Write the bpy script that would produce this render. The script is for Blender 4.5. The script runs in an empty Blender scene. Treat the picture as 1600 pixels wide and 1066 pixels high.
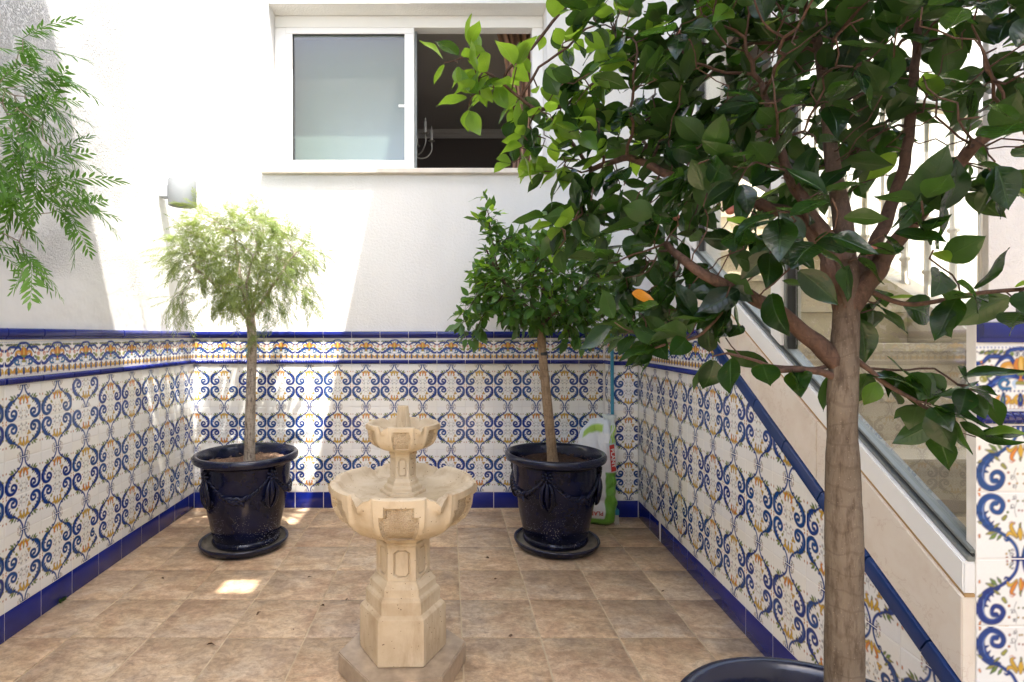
import bpy, bmesh, math, random
import numpy as np
from mathutils import Vector, Matrix, Euler

# ------------------------------------------------------------------ camera, sky, sun, exposure
S = bpy.context.scene
C = S.collection
F, VX, HY, CZ = 851.0, 700.0, 525.0, 1.214      # focal length in photo pixels, vanishing point, eye height
cam = bpy.data.cameras.new("camera"); camo = bpy.data.objects.new("camera", cam); C.objects.link(camo)
camo.location = (0, 0, CZ); camo.rotation_euler = (math.radians(90), 0, 0)
cam.sensor_width = 36; cam.lens = 36 * F / 1600
cam.shift_x = (800 - VX) / 1600; cam.shift_y = -(533 - HY) / 1600
cam.clip_start = 0.02; cam.clip_end = 500
S.camera = camo

SUN = Vector((-0.2, 0.35, -1.0)).normalized()
W = bpy.data.worlds.new("World"); S.world = W; W.use_nodes = True
wn = W.node_tree.nodes; wl = W.node_tree.links
sky = wn.new("ShaderNodeTexSky"); sky.sky_type = 'NISHITA'; sky.sun_disc = False
sky.sun_elevation = math.asin(-SUN.z); sky.sun_rotation = math.atan2(-SUN.x, -SUN.y)
sky.air_density = 1.0; sky.dust_density = 3.5; sky.ozone_density = 0.4
bg = wn["Background"]; bg.inputs[1].default_value = 0.15
wl.new(sky.outputs[0], bg.inputs[0])
sl = bpy.data.lights.new("sun", 'SUN'); sl.energy = 2.4; sl.angle = math.radians(0.55); sl.color = (1, 0.955, 0.89)
so = bpy.data.objects.new("sun", sl); C.objects.link(so); so.location = (2, -3, 9)
so.rotation_euler = SUN.to_track_quat('-Z', 'Y').to_euler()
S.view_settings.view_transform = 'Standard'; S.view_settings.look = 'None'
S.view_settings.gamma = 1.0; S.view_settings.use_curve_mapping = False
S.view_settings.exposure = 2.85
S.render.engine = 'CYCLES'
S.cycles.max_bounces = 9; S.cycles.diffuse_bounces = 6; S.cycles.glossy_bounces = 4
S.cycles.transparent_max_bounces = 16; S.cycles.transmission_bounces = 6
S.cycles.sample_clamp_indirect = 6; S.cycles.caustics_reflective = False; S.cycles.caustics_refractive = False

rng = random.Random(7); NR = np.random.RandomState(7)

def px(x, y, Y):
    """point of the place seen at photo pixel (x, y) at depth Y"""
    return Vector(((x - VX) * Y / F, Y, CZ + (HY - y) * Y / F))

# ------------------------------------------------------------------ object helpers
def thing(name, label, cat, loc=(0, 0, 0), group=None):
    o = bpy.data.objects.new(name, None); C.objects.link(o); o.location = loc
    o.empty_display_size = 0.05
    o['label'] = label; o['category'] = cat
    if group: o['group'] = group
    return o

def wloc(o):
    v = Vector(o.location)
    while o.parent: o = o.parent; v = v + Vector(o.location)
    return v

def link(name, me, parent=None, loc=(0, 0, 0), rot=None, scale=None, label=None, kind=None):
    """mesh object at WORLD loc under an unrotated parent"""
    o = bpy.data.objects.new(name, me); C.objects.link(o)
    l = Vector(loc)
    if parent is not None:
        o.parent = parent; l = l - wloc(parent)
    o.location = l
    if rot is not None: o.rotation_euler = rot
    if scale is not None: o.scale = scale
    if label: o['label'] = label
    if kind: o['kind'] = kind
    return o

def tag(o, label, cat, group=None):
    o['label'] = label; o['category'] = cat
    if group: o['group'] = group
    return o

class MB:
    """collects polygons for one mesh"""
    def __init__(s): s.v = []; s.f = []; s.m = []
    def add(s, vs, fs, mi=0):
        b = len(s.v); s.v += [tuple(v) for v in vs]
        for f in fs: s.f.append(tuple(i + b for i in f)); s.m.append(mi)
        return s
    def box(s, a, b, mi=0):
        (x0, y0, z0), (x1, y1, z1) = a, b
        vs = [(x0,y0,z0),(x1,y0,z0),(x1,y1,z0),(x0,y1,z0),(x0,y0,z1),(x1,y0,z1),(x1,y1,z1),(x0,y1,z1)]
        return s.add(vs, [(3,2,1,0),(4,5,6,7),(0,1,5,4),(1,2,6,5),(2,3,7,6),(3,0,4,7)], mi)
    def grid(s, rows, closed=True, mi=0, cap0=False, cap1=False):
        """rows: list of equally long point rings"""
        n = len(rows[0]); vs = [p for r in rows for p in r]; fs = []
        for i in range(len(rows) - 1):
            for j in range(n if closed else n - 1):
                k = (j + 1) % n
                fs.append((i*n+j, i*n+k, (i+1)*n+k, (i+1)*n+j))
        if cap0: fs.append(tuple(range(n))[::-1])
        if cap1: fs.append(tuple((len(rows)-1)*n + j for j in range(n)))
        return s.add(vs, fs, mi)
    def lathe(s, prof, n=48, c=(0, 0, 0), mi=0, cap0=False, cap1=False):
        rows = [[(c[0]+r*math.cos(2*math.pi*j/n), c[1]+r*math.sin(2*math.pi*j/n), c[2]+z) for j in range(n)] for r, z in prof]
        return s.grid(rows, True, mi, cap0, cap1)
    def tube(s, pts, rad, n=6, mi=0, cap=True):
        pts = [Vector(p) for p in pts]; rows = []; ref = None
        if not hasattr(rad, '__len__'): rad = [rad] * len(pts)
        for i, p in enumerate(pts):
            t = (pts[min(i+1, len(pts)-1)] - pts[max(i-1, 0)])
            t = t.normalized() if t.length > 1e-9 else Vector((0, 0, 1))
            if ref is None: ref = Vector((1, 0, 0)) if abs(t.x) < 0.8 else Vector((0, 1, 0))
            u = (ref - t * ref.dot(t)).normalized(); w = t.cross(u); ref = u
            rows.append([p + (u*math.cos(2*math.pi*j/n) + w*math.sin(2*math.pi*j/n)) * rad[i] for j in range(n)])
        return s.grid(rows, True, mi, cap, cap)
    def prism(s, poly, fn, d0, d1, mi=0):
        """poly: list of (a, b); fn(a, b, d) -> point; solid between depths d0 and d1"""
        n = len(poly); vs = [fn(a, b, d0) for a, b in poly] + [fn(a, b, d1) for a, b in poly]
        fs = [tuple(range(n)), tuple(range(n, 2*n))[::-1]] + [(i, i+n, (i+1) % n + n, (i+1) % n) for i in range(n)]
        return s.add(vs, fs, mi)
    def mesh(s, name, mats, smooth=False, fix=True, angle=None):
        me = bpy.data.meshes.new(name)
        me.from_pydata(s.v, [], s.f)
        for m in (mats if isinstance(mats, (list, tuple)) else [mats]): me.materials.append(m)
        me.polygons.foreach_set('material_index', s.m)
        if fix:
            bm = bmesh.new(); bm.from_mesh(me); bmesh.ops.recalc_face_normals(bm, faces=bm.faces[:]); bm.to_mesh(me); bm.free()
        if smooth or angle:
            me.polygons.foreach_set('use_smooth', [True] * len(me.polygons))
            if angle: me.set_sharp_from_angle(angle=math.radians(angle))
        me.update(); return me

# ------------------------------------------------------------------ materials
def mat(name):
    m = bpy.data.materials.new(name); m.use_nodes = True
    nt = m.node_tree; return m, nt, nt.nodes['Principled BSDF']

def nd(nt, typ, **kw):
    n = nt.nodes.new(typ)
    for k, v in kw.items():
        if k.startswith('i_'):
            key = k[2:]; n.inputs[int(key) if key.isdigit() else key.replace('_', ' ')].default_value = v
        else: setattr(n, k, v)
    return n

def L(nt, a, b): nt.links.new(a, b)

def ramp(nt, fac, stops):
    r = nt.nodes.new('ShaderNodeValToRGB'); el = r.color_ramp.elements
    while len(el) < len(stops): el.new(0.5)
    for e, (p, c) in zip(el, stops): e.position = p; e.color = (*c, 1) if len(c) == 3 else c
    L(nt, fac, r.inputs[0]); return r.outputs[0]

def coord(nt, kind='Object', scale=(1, 1, 1), rand=False):
    tc = nt.nodes.new('ShaderNodeTexCoord'); out = tc.outputs[kind]
    if rand:
        oi = nt.nodes.new('ShaderNodeObjectInfo'); m = nd(nt, 'ShaderNodeMath', operation='MULTIPLY'); m.inputs[1].default_value = 37.0
        L(nt, oi.outputs['Random'], m.inputs[0])
        a = nd(nt, 'ShaderNodeVectorMath', operation='ADD'); L(nt, out, a.inputs[0]); L(nt, m.outputs[0], a.inputs[1]); out = a.outputs[0]
    mp = nt.nodes.new('ShaderNodeMapping'); mp.inputs['Scale'].default_value = scale
    L(nt, out, mp.inputs[0]); return mp.outputs[0]

def geo_pos(nt): return nt.nodes.new('ShaderNodeNewGeometry').outputs['Position']

def noise(nt, vec, scale, detail=4, rough=0.55, out='Fac'):
    n = nd(nt, 'ShaderNodeTexNoise'); n.inputs['Scale'].default_value = scale; n.inputs['Detail'].default_value = detail
    n.inputs['Roughness'].default_value = rough; L(nt, vec, n.inputs['Vector']); return n.outputs[out]

def bump(nt, h, strength, dist, normal=None):
    b = nd(nt, 'ShaderNodeBump'); b.inputs['Strength'].default_value = strength; b.inputs['Distance'].default_value = dist
    L(nt, h, b.inputs['Height'])
    if normal: L(nt, normal, b.inputs['Normal'])
    return b.outputs[0]

def mixc(nt, fac, a, b, mode='MIX'):
    m = nd(nt, 'ShaderNodeMix', data_type='RGBA', blend_type=mode)
    if isinstance(fac, (int, float)): m.inputs[0].default_value = fac
    else: L(nt, fac, m.inputs[0])
    for v, i in ((a, 6), (b, 7)):
        if isinstance(v, (tuple, list)): m.inputs[i].default_value = (*v, 1)
        else: L(nt, v, m.inputs[i])
    return m.outputs[2]

def mth(nt, op, a, b=None, c=None):
    m = nd(nt, 'ShaderNodeMath', operation=op)
    for i, v in enumerate((a, b, c)):
        if v is None: continue
        if isinstance(v, (int, float)): m.inputs[i].default_value = v
        else: L(nt, v, m.inputs[i])
    return m.outputs[0]

def simple(name, col, rough=0.5, metal=0.0, bmp=None, var=0.0, spec=0.5, vscale=8):
    m, nt, p = mat(name)
    p.inputs['Base Color'].default_value = (*col, 1); p.inputs['Roughness'].default_value = rough; p.inputs['Metallic'].default_value = metal
    p.inputs['Specular IOR Level'].default_value = spec
    v = coord(nt)
    if var:
        n = noise(nt, v, vscale, 5)
        c = ramp(nt, n, [(0.3, tuple(x*(1-var) for x in col)), (0.7, tuple(min(1, x*(1+var)) for x in col))]); L(nt, c, p.inputs['Base Color'])
    if bmp: L(nt, bump(nt, noise(nt, v, bmp[0], 4), bmp[1], bmp[2]), p.inputs['Normal'])
    return m

def stucco(name, scale, dist, thresh=None, col=(0.725, 0.72, 0.70)):
    m, nt, p = mat(name)
    pos = geo_pos(nt)
    n1 = noise(nt, pos, scale, 3, 0.6); n2 = noise(nt, pos, scale*3.1, 2, 0.5); n3 = noise(nt, pos, 2.2, 3, 0.5)
    h = mth(nt, 'ADD', n1, mth(nt, 'MULTIPLY', n2, 0.35))
    if thresh:      # knobbly thrown plaster: raised grains on a flat ground, denser in patches
        h = mth(nt, 'SMOOTHSTEP' if False else 'MULTIPLY', mth(nt, 'MAXIMUM', mth(nt, 'SUBTRACT', h, thresh), 0.0), 2.2)
        msk = ramp(nt, n3, [(0.38, (0.12,)*3), (0.56, (1,)*3)])
        # smoother hand-trowelled strip above the tiles
        sp = nd(nt, 'ShaderNodeSeparateXYZ'); L(nt, pos, sp.inputs[0])
        zz = mth(nt, 'ADD', sp.outputs[2], mth(nt, 'MULTIPLY', mth(nt, 'SUBTRACT', noise(nt, pos, 1.3, 2), 0.5), 0.5))
        zm = nd(nt, 'ShaderNodeMapRange', interpolation_type='SMOOTHSTEP'); L(nt, zz, zm.inputs[0]); zm.inputs[1].default_value = 1.38; zm.inputs[2].default_value = 1.62
        yy = nd(nt, 'ShaderNodeMapRange', interpolation_type='SMOOTHSTEP'); L(nt, sp.outputs[1], yy.inputs[0]); yy.inputs[1].default_value = 3.3; yy.inputs[2].default_value = 2.95
        h = mth(nt, 'MULTIPLY', h, mth(nt, 'MULTIPLY', mth(nt, 'MULTIPLY', msk, zm.outputs[0]), mth(nt, 'ADD', mth(nt, 'MULTIPLY', yy.outputs[0], 0.85), 0.15)))
        h = mth(nt, 'ADD', h, mth(nt, 'MULTIPLY', n2, 0.05))
    h = mth(nt, 'ADD', h, mth(nt, 'MULTIPLY', noise(nt, pos, 6, 3), 0.6))
    L(nt, bump(nt, h, 1.0, dist), p.inputs['Normal'])
    st = noise(nt, coord(nt, 'Object', (1, 1, 0.35)), 3.0, 6, 0.65)
    c = ramp(nt, st, [(0.25, tuple(x*0.93 for x in col)), (0.6, col)])
    L(nt, c, p.inputs['Base Color']); p.inputs['Roughness'].default_value = 0.9; p.inputs['Specular IOR Level'].default_value = 0.2
    return m

M = {}
M['stucco_rough'] = stucco('rough_stucco', 110, 0.018, 0.62, col=(0.70, 0.695, 0.68))
M['stucco_fine'] = stucco('fine_stucco', 60, 0.0035)
M['stucco_mid'] = stucco('knobbly_stucco', 110, 0.004, col=(0.78, 0.75, 0.72))
M['grout'] = simple('wall_grout', (0.74, 0.72, 0.68), 0.9, var=0.12, spec=0.2)
M['floor_grout'] = simple('floor_grout', (0.50, 0.40, 0.27), 0.95, var=0.2, spec=0.2)

def glaze_mat(name, col=None):
    m, nt, p = mat(name)
    pos = geo_pos(nt)
    if col is None:
        a = nd(nt, 'ShaderNodeVertexColor', layer_name='Col'); c = a.outputs[0]
        oi = nt.nodes.new('ShaderNodeObjectInfo')
        t = ramp(nt, oi.outputs['Random'], [(0, (0.93, 0.93, 0.94)), (0.5, (1, 1, 1)), (1, (0.97, 0.95, 0.90))])
        c = mixc(nt, 1.0, c, t, 'MULTIPLY')
    else:
        n = noise(nt, pos, 7, 4)
        oi = nt.nodes.new('ShaderNodeObjectInfo')
        c = ramp(nt, n, [(0.3, tuple(x*0.8 for x in col)), (0.7, tuple(x*1.15 for x in col))])
        t = ramp(nt, oi.outputs['Random'], [(0, (0.85, 0.85, 0.9)), (1, (1.0, 1.0, 1.0))]); c = mixc(nt, 1.0, c, t, 'MULTIPLY')
    L(nt, c, p.inputs['Base Color'])
    p.inputs['Roughness'].default_value = 0.16; p.inputs['IOR'].default_value = 1.5
    r = ramp(nt, noise(nt, pos, 5, 5), [(0.3, (0.10,)*3), (0.75, (0.26,)*3)]); L(nt, r, p.inputs['Roughness'])
    L(nt, bump(nt, noise(nt, pos, 22, 2), 0.25, 0.002), p.inputs['Normal'])
    return m
M['tile'] = glaze_mat('painted_tile_glaze')
M['blue_tile'] = glaze_mat('cobalt_tile_glaze', (0.007, 0.017, 0.19))
M['cap_blue'] = glaze_mat('cobalt_moulding_glaze', (0.009, 0.018, 0.17))
M['trim_blue'] = glaze_mat('deep_blue_trim_glaze', (0.009, 0.035, 0.14))

# mottled brown stoneware floor
m, nt, p = mat('stoneware_floor_tile')
v = coord(nt, 'Object', (1, 1, 1), True); pos = geo_pos(nt)
wv = nd(nt, 'ShaderNodeVectorMath', operation='ADD'); L(nt, v, wv.inputs[0])
ws = nd(nt, 'ShaderNodeVectorMath', operation='SCALE'); ws.inputs['Scale'].default_value = 0.14
L(nt, noise(nt, v, 6, 3, 0.5, 'Color'), ws.inputs[0]); L(nt, ws.outputs[0], wv.inputs[1])
sc = nd(nt, 'ShaderNodeMapping'); sc.inputs['Scale'].default_value = (1, 1.9, 1); L(nt, wv.outputs[0], sc.inputs[0])
n1 = noise(nt, sc.outputs[0], 9, 9, 0.68); n2 = noise(nt, wv.outputs[0], 4, 5, 0.6); n3 = noise(nt, v, 150, 3, 0.7); n4 = noise(nt, sc.outputs[0], 28, 6, 0.7)
c1 = ramp(nt, n1, [(0.30, (0.21, 0.14, 0.092)), (0.43, (0.36, 0.25, 0.158)), (0.54, (0.49, 0.365, 0.24)), (0.68, (0.60, 0.485, 0.345))])
c2 = ramp(nt, n2, [(0.38, (0.40, 0.34, 0.27)), (0.5, (0.50, 0.37, 0.235)), (0.62, (0.47, 0.305, 0.195))])
c = mixc(nt, 0.36, c1, c2)
n5 = noise(nt, v, 42, 9, 0.78)
c = mixc(nt, 1.0, c, ramp(nt, n5, [(0.36, (0.72, 0.70, 0.67)), (0.5, (1.0, 1.0, 1.0)), (0.64, (1.22, 1.21, 1.18))]), 'MULTIPLY')
c = mixc(nt, ramp(nt, n4, [(0.52, (0,)*3), (0.70, (0.7,)*3)]), c, (0.19, 0.13, 0.09))
c = mixc(nt, ramp(nt, n3, [(0.60, (0,)*3), (0.72, (0.55,)*3)]), c, (0.13, 0.09, 0.07))
oi = nt.nodes.new('ShaderNodeObjectInfo')
c = mixc(nt, 1.0, c, ramp(nt, oi.outputs['Random'], [(0, (0.90, 0.89, 0.90)), (0.35, (1.0, 0.96, 0.92)), (0.7, (1.0, 1.0, 1.0)), (1, (1.06, 1.02, 0.95))]), 'MULTIPLY')
L(nt, c, p.inputs['Base Color'])
L(nt, ramp(nt, n1, [(0.3, (0.55,)*3), (0.7, (0.36,)*3)]), p.inputs['Roughness']); p.inputs['Specular IOR Level'].default_value = 0.4
L(nt, bump(nt, mth(nt, 'ADD', n1, mth(nt, 'MULTIPLY', n4, 0.5)), 0.5, 0.004), p.inputs['Normal'])
M['floor'] = m

# cast stone of the fountain, smooth and stippled
def cast(name, stip):
    m, nt, p = mat(name); pos = coord(nt)
    n1 = noise(nt, pos, 5, 6, 0.6); n2 = noise(nt, pos, 60, 4, 0.6); vo = nd(nt, 'ShaderNodeTexVoronoi'); vo.inputs['Scale'].default_value = 55; L(nt, pos, vo.inputs['Vector'])
    c = ramp(nt, n1, [(0.28, (0.43, 0.325, 0.205)), (0.5, (0.55, 0.445, 0.305)), (0.72, (0.63, 0.53, 0.385))])
    pit = ramp(nt, mth(nt, 'ADD', vo.outputs['Distance'], mth(nt, 'MULTIPLY', noise(nt, pos, 9, 3), 0.32)), [(0.225, (1,)*3), (0.265, (0,)*3)])
    c = mixc(nt, pit, c, (0.13, 0.085, 0.05))
    st = noise(nt, coord(nt, 'Object', (1, 1, 0.25)), 14, 5, 0.65)
    c = mixc(nt, ramp(nt, st, [(0.50, (0,)*3), (0.72, (0.65,)*3)]), c, (0.33, 0.225, 0.13))
    h = mth(nt, 'SUBTRACT', n2, mth(nt, 'MULTIPLY', pit, 1.5))
    d = 0.0025
    if stip:
        v2 = nd(nt, 'ShaderNodeTexVoronoi'); v2.inputs['Scale'].default_value = 190; L(nt, pos, v2.inputs['Vector'])
        h = mth(nt, 'ADD', mth(nt, 'MULTIPLY', v2.outputs['Distance'], -1.6), n2); d = 0.006
        c = mixc(nt, ramp(nt, v2.outputs['Distance'], [(0.35, (0,)*3), (0.75, (0.28,)*3)]), c, (0.32, 0.21, 0.12))
    L(nt, c, p.inputs['Base Color']); p.inputs['Roughness'].default_value = 0.85; p.inputs['Specular IOR Level'].default_value = 0.25
    L(nt, bump(nt, h, 0.7, d), p.inputs['Normal'])
    return m
M['stone'] = cast('cast_stone', False); M['stipple'] = cast('stippled_cast_stone', True)
M['slab'] = simple('brown_marble_slab', (0.36, 0.28, 0.20), 0.35, var=0.35, vscale=14)

# dark navy glazed pot
m, nt, p = mat('navy_pot_glaze'); pos = coord(nt); gp = geo_pos(nt)
c = ramp(nt, noise(nt, pos, 6, 4), [(0.3, (0.0022, 0.0032, 0.012)), (0.7, (0.005, 0.008, 0.036))])
vo = nd(nt, 'ShaderNodeTexVoronoi'); vo.inputs['Scale'].default_value = 130; L(nt, pos, vo.inputs['Vector'])
sp = nd(nt, 'ShaderNodeSeparateXYZ'); L(nt, pos, sp.inputs[0])
low = nd(nt, 'ShaderNodeMapRange'); L(nt, sp.outputs[2], low.inputs[0]); low.inputs[1].default_value = 0.42; low.inputs[2].default_value = 0.10
dm = mth(nt, 'MULTIPLY', ramp(nt, noise(nt, pos, 9, 2), [(0.42, (0.25,)*3), (0.62, (1,)*3)]), low.outputs[0])
spk = mth(nt, 'LESS_THAN', vo.outputs['Distance'], mth(nt, 'MULTIPLY', dm, 0.18))
c = mixc(nt, spk, c, (0.6, 0.58, 0.53))
dust = ramp(nt, noise(nt, pos, 30, 6, 0.7), [(0.45, (0,)*3), (0.8, (0.05,)*3)])
c = mixc(nt, dust, c, (0.12, 0.11, 0.10))
L(nt, c, p.inputs['Base Color']); p.inputs['IOR'].default_value = 1.42
L(nt, ramp(nt, noise(nt, pos, 12, 5), [(0.3, (0.09,)*3), (0.7, (0.24,)*3)]), p.inputs['Roughness'])
L(nt, bump(nt, noise(nt, pos, 16, 3), 0.35, 0.004), p.inputs['Normal'])
M['pot'] = m
m2 = m.copy(); m2.name = 'navy_rim_glaze'; M['rim'] = m2
M['rim'] = simple('navy_rim_glaze', (0.003, 0.006, 0.026), 0.2, var=0.3, bmp=(14, 0.3, 0.004))
M['saucer_in'] = simple('dusty_saucer', (0.20, 0.17, 0.13), 0.8, var=0.4, vscale=20)
M['soil_dark'] = simple('damp_peat', (0.045, 0.022, 0.012), 1.0, var=0.5, vscale=60, bmp=(120, 1, 0.01))
M['soil_pale'] = simple('dry_peat', (0.24, 0.15, 0.10), 1.0, var=0.6, vscale=70, bmp=(120, 1, 0.01))

def bark(name, a, b, dark, sc=1.0, top=None):
    m, nt, p = mat(name); v = coord(nt, 'Object', (1, 1, 0.45)); g = coord(nt)
    v = coord(nt, 'Object', (1, 1, 0.22)); n = noise(nt, v, 95*sc, 7, 0.7); n2 = noise(nt, g, 12*sc, 4)
    rings = nd(nt, 'ShaderNodeTexWave', wave_type='BANDS', bands_direction='Z'); rings.inputs['Scale'].default_value = 9; rings.inputs['Distortion'].default_value = 9; rings.inputs['Detail'].default_value = 3; L(nt, g, rings.inputs[0])
    c = mixc(nt, ramp(nt, n2, [(0.35, (0,)*3), (0.65, (1,)*3)]), a, b)
    if top:     # the bark turns red-brown higher up the stem
        zz = nd(nt, 'ShaderNodeSeparateXYZ'); L(nt, geo_pos(nt), zz.inputs[0]); zr = nd(nt, 'ShaderNodeMapRange', interpolation_type='SMOOTHSTEP'); L(nt, zz.outputs[2], zr.inputs[0]); zr.inputs[1].default_value = 1.12; zr.inputs[2].default_value = 1.36
        c = mixc(nt, zr.outputs[0], c, mixc(nt, n2, *top))
    c = mixc(nt, ramp(nt, n, [(0.36, (0.8,)*3), (0.52, (0,)*3)]), c, dark)
    c = mixc(nt, ramp(nt, rings.outputs[1], [(0.0, (0.3,)*3), (0.07, (0,)*3)]), c, dark)
    vo = nd(nt, 'ShaderNodeTexVoronoi'); vo.inputs['Scale'].default_value = 150; L(nt, g, vo.inputs['Vector'])
    c = mixc(nt, ramp(nt, vo.outputs['Distance'], [(0.09, (0.45,)*3), (0.17, (0,)*3)]), c, tuple(min(1, x*1.6) for x in b))
    L(nt, c, p.inputs['Base Color']); p.inputs['Roughness'].default_value = 0.85; p.inputs['Specular IOR Level'].default_value = 0.25
    L(nt, bump(nt, mth(nt, 'ADD', n, mth(nt, 'MULTIPLY', n2, 0.8)), 0.9, 0.006), p.inputs['Normal'])
    return m
M['bark_ficus'] = bark('fig_bark', (0.112, 0.086, 0.062), (0.158, 0.126, 0.096), (0.055, 0.036, 0.024), top=((0.082, 0.052, 0.037), (0.118, 0.077, 0.056)))
M['bark_red'] = bark('red_brown_fig_bark', (0.080, 0.044, 0.031), (0.115, 0.066, 0.047), (0.04, 0.025, 0.016))
M['bark_tan'] = bark('tan_fig_bark', (0.27, 0.185, 0.11), (0.33, 0.235, 0.15), (0.14, 0.09, 0.05))
M['bark_pepper'] = bark('pepper_tree_bark', (0.34, 0.28, 0.21), (0.50, 0.43, 0.35), (0.07, 0.05, 0.035))

def leafmat(name, dark, light, under, trans, rough=0.28, tw=0.35, scl=14):
    m, nt, p = mat(name)
    g = nt.nodes.new('ShaderNodeNewGeometry')
    n = noise(nt, g.outputs['Position'], scl, 2)
    oi = nt.nodes.new('ShaderNodeObjectInfo')
    f = mth(nt, 'ADD', mth(nt, 'MULTIPLY', n, 0.8), mth(nt, 'MULTIPLY', oi.outputs['Random'], 0.25))
    c = mixc(nt, ramp(nt, f, [(0.35, (0,)*3), (0.75, (1,)*3)]), dark, light)
    # midrib and side veins from the leaf's own coordinates (G across, B along); a few brown blemishes
    uv = nt.nodes.new('ShaderNodeVertexColor'); uv.layer_name = 'Vein'
    sc_ = nd(nt, 'ShaderNodeSeparateColor'); L(nt, uv.outputs[0], sc_.inputs[0])
    s_ = mth(nt, 'ABSOLUTE', mth(nt, 'SUBTRACT', mth(nt, 'MULTIPLY', sc_.outputs[1], 2.0), 1.0))
    mid = ramp(nt, s_, [(0.02, (1,)*3), (0.085, (0,)*3)])
    lat = mth(nt, 'SINE', mth(nt, 'MULTIPLY', mth(nt, 'SUBTRACT', mth(nt, 'MULTIPLY', sc_.outputs[2], 8.0), mth(nt, 'MULTIPLY', s_, 1.5)), 6.2832))
    lat = mth(nt, 'MULTIPLY', ramp(nt, lat, [(0.80, (0,)*3), (1.0, (1,)*3)]), mth(nt, 'MULTIPLY', mth(nt, 'SUBTRACT', 1.0, s_), sc_.outputs[0]))
    vein = mth(nt, 'MAXIMUM', mth(nt, 'MULTIPLY', mid, sc_.outputs[0]), mth(nt, 'MULTIPLY', lat, 0.45))
    c = mixc(nt, mth(nt, 'MULTIPLY', vein, 0.5), c, under)
    c = mixc(nt, ramp(nt, noise(nt, g.outputs['Position'], 75, 3), [(0.66, (0,)*3), (0.72, (0.6,)*3)]), c, (0.07, 0.05, 0.015))
    cb = mixc(nt, 0.6, c, under)
    c2 = mixc(nt, g.outputs['Backfacing'], c, cb)
    L(nt, c2, p.inputs['Base Color']); p.inputs['Roughness'].default_value = rough; p.inputs['IOR'].default_value = 1.45
    L(nt, bump(nt, mth(nt, 'ADD', mth(nt, 'MULTIPLY', noise(nt, g.outputs['Position'], 60, 2), 0.8), mth(nt, 'MULTIPLY', vein, -0.7)), 0.4, 0.003), p.inputs['Normal'])
    t = nt.nodes.new('ShaderNodeBsdfTranslucent'); L(nt, mixc(nt, ramp(nt, f, [(0.35, (0,)*3), (0.75, (1,)*3)]), tuple(x*0.6 for x in trans), trans), t.inputs[0])
    ms = nt.nodes.new('ShaderNodeMixShader'); ms.inputs[0].default_value = tw
    out = nt.nodes['Material Output']
    L(nt, p.outputs[0], ms.inputs[1]); L(nt, t.outputs[0], ms.inputs[2]); L(nt, ms.outputs[0], out.inputs[0])
    return m
M['leaf_ficus'] = leafmat('fig_leaf', (0.004, 0.0145, 0.005), (0.009, 0.030, 0.007), (0.055, 0.10, 0.035), (0.085, 0.23, 0.012), 0.22, 0.32)
M['leaf_young_lit'] = leafmat('young_backlit_fig_leaf', (0.03, 0.10, 0.014), (0.07, 0.17, 0.02), (0.12, 0.22, 0.05), (0.50, 0.78, 0.05), 0.30, 0.6)  # young leaves, with light shining through them put into the brighter colour
M['leaf_far'] = leafmat('far_fig_leaf', (0.022, 0.066, 0.014), (0.058, 0.145, 0.026), (0.075, 0.13, 0.04), (0.20, 0.42, 0.03), 0.30, 0.36)
M['leaf_orange'] = leafmat('yellowed_fig_leaf', (0.5, 0.17, 0.01), (0.6, 0.25, 0.02), (0.5, 0.25, 0.05), (0.6, 0.2, 0.01), 0.4, 0.3)
M['leaf_pepper'] = leafmat('pepper_leaf', (0.13, 0.19, 0.045), (0.26, 0.31, 0.085), (0.28, 0.34, 0.15), (0.38, 0.48, 0.09), 0.42, 0.4, 9)
M['leaf_pepper_near'] = leafmat('bright_pepper_leaf', (0.05, 0.13, 0.022), (0.14, 0.27, 0.035), (0.13, 0.26, 0.07), (0.18, 0.45, 0.04), 0.36, 0.45, 9)
M['fig_fruit'] = simple('pink_fig', (0.42, 0.14, 0.10), 0.5, var=0.3, vscale=80)

M['white_pvc'] = simple('white_window_profile', (0.80, 0.80, 0.78), 0.35)
M['white_paint'] = simple('white_interior_paint', (0.75, 0.75, 0.73), 0.8)
M['sill_stone'] = simple('pale_sill_stone', (0.66, 0.60, 0.52), 0.6, var=0.12)
M['alu'] = simple('grey_aluminium', (0.24, 0.26, 0.25), 0.5, 0.6)
M['gasket'] = simple('black_gasket', (0.02, 0.022, 0.022), 0.6)
M['blind'] = simple('pale_roller_blind', (0.235, 0.262, 0.248), 0.8, var=0.04)
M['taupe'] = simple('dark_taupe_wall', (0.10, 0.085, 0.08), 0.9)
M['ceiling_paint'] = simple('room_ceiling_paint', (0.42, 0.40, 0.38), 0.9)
M['lamp_grey'] = simple('pale_grey_lamp_metal', (0.31, 0.33, 0.35), 0.65)
M['lamp_dark'] = simple('lamp_recess', (0.05, 0.05, 0.05), 0.5)
M['brass'] = simple('dull_silver_metal', (0.55, 0.52, 0.46), 0.3, 1.0)
M['candle'] = simple('candle_sleeve', (0.55, 0.53, 0.50), 0.5)
M['marble'] = None
m, nt, p = mat('cream_marble'); v = coord(nt)
w = nd(nt, 'ShaderNodeVectorMath', operation='ADD'); L(nt, v, w.inputs[0])
q = nd(nt, 'ShaderNodeVectorMath', operation='SCALE'); q.inputs['Scale'].default_value = 0.25; L(nt, noise(nt, v, 5, 4, 0.6, 'Color'), q.inputs[0]); L(nt, q.outputs[0], w.inputs[1])
n1 = noise(nt, w.outputs[0], 5, 8, 0.65); n2 = mth(nt, 'ABSOLUTE', mth(nt, 'SUBTRACT', noise(nt, w.outputs[0], 7, 6, 0.6), 0.5))
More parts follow.
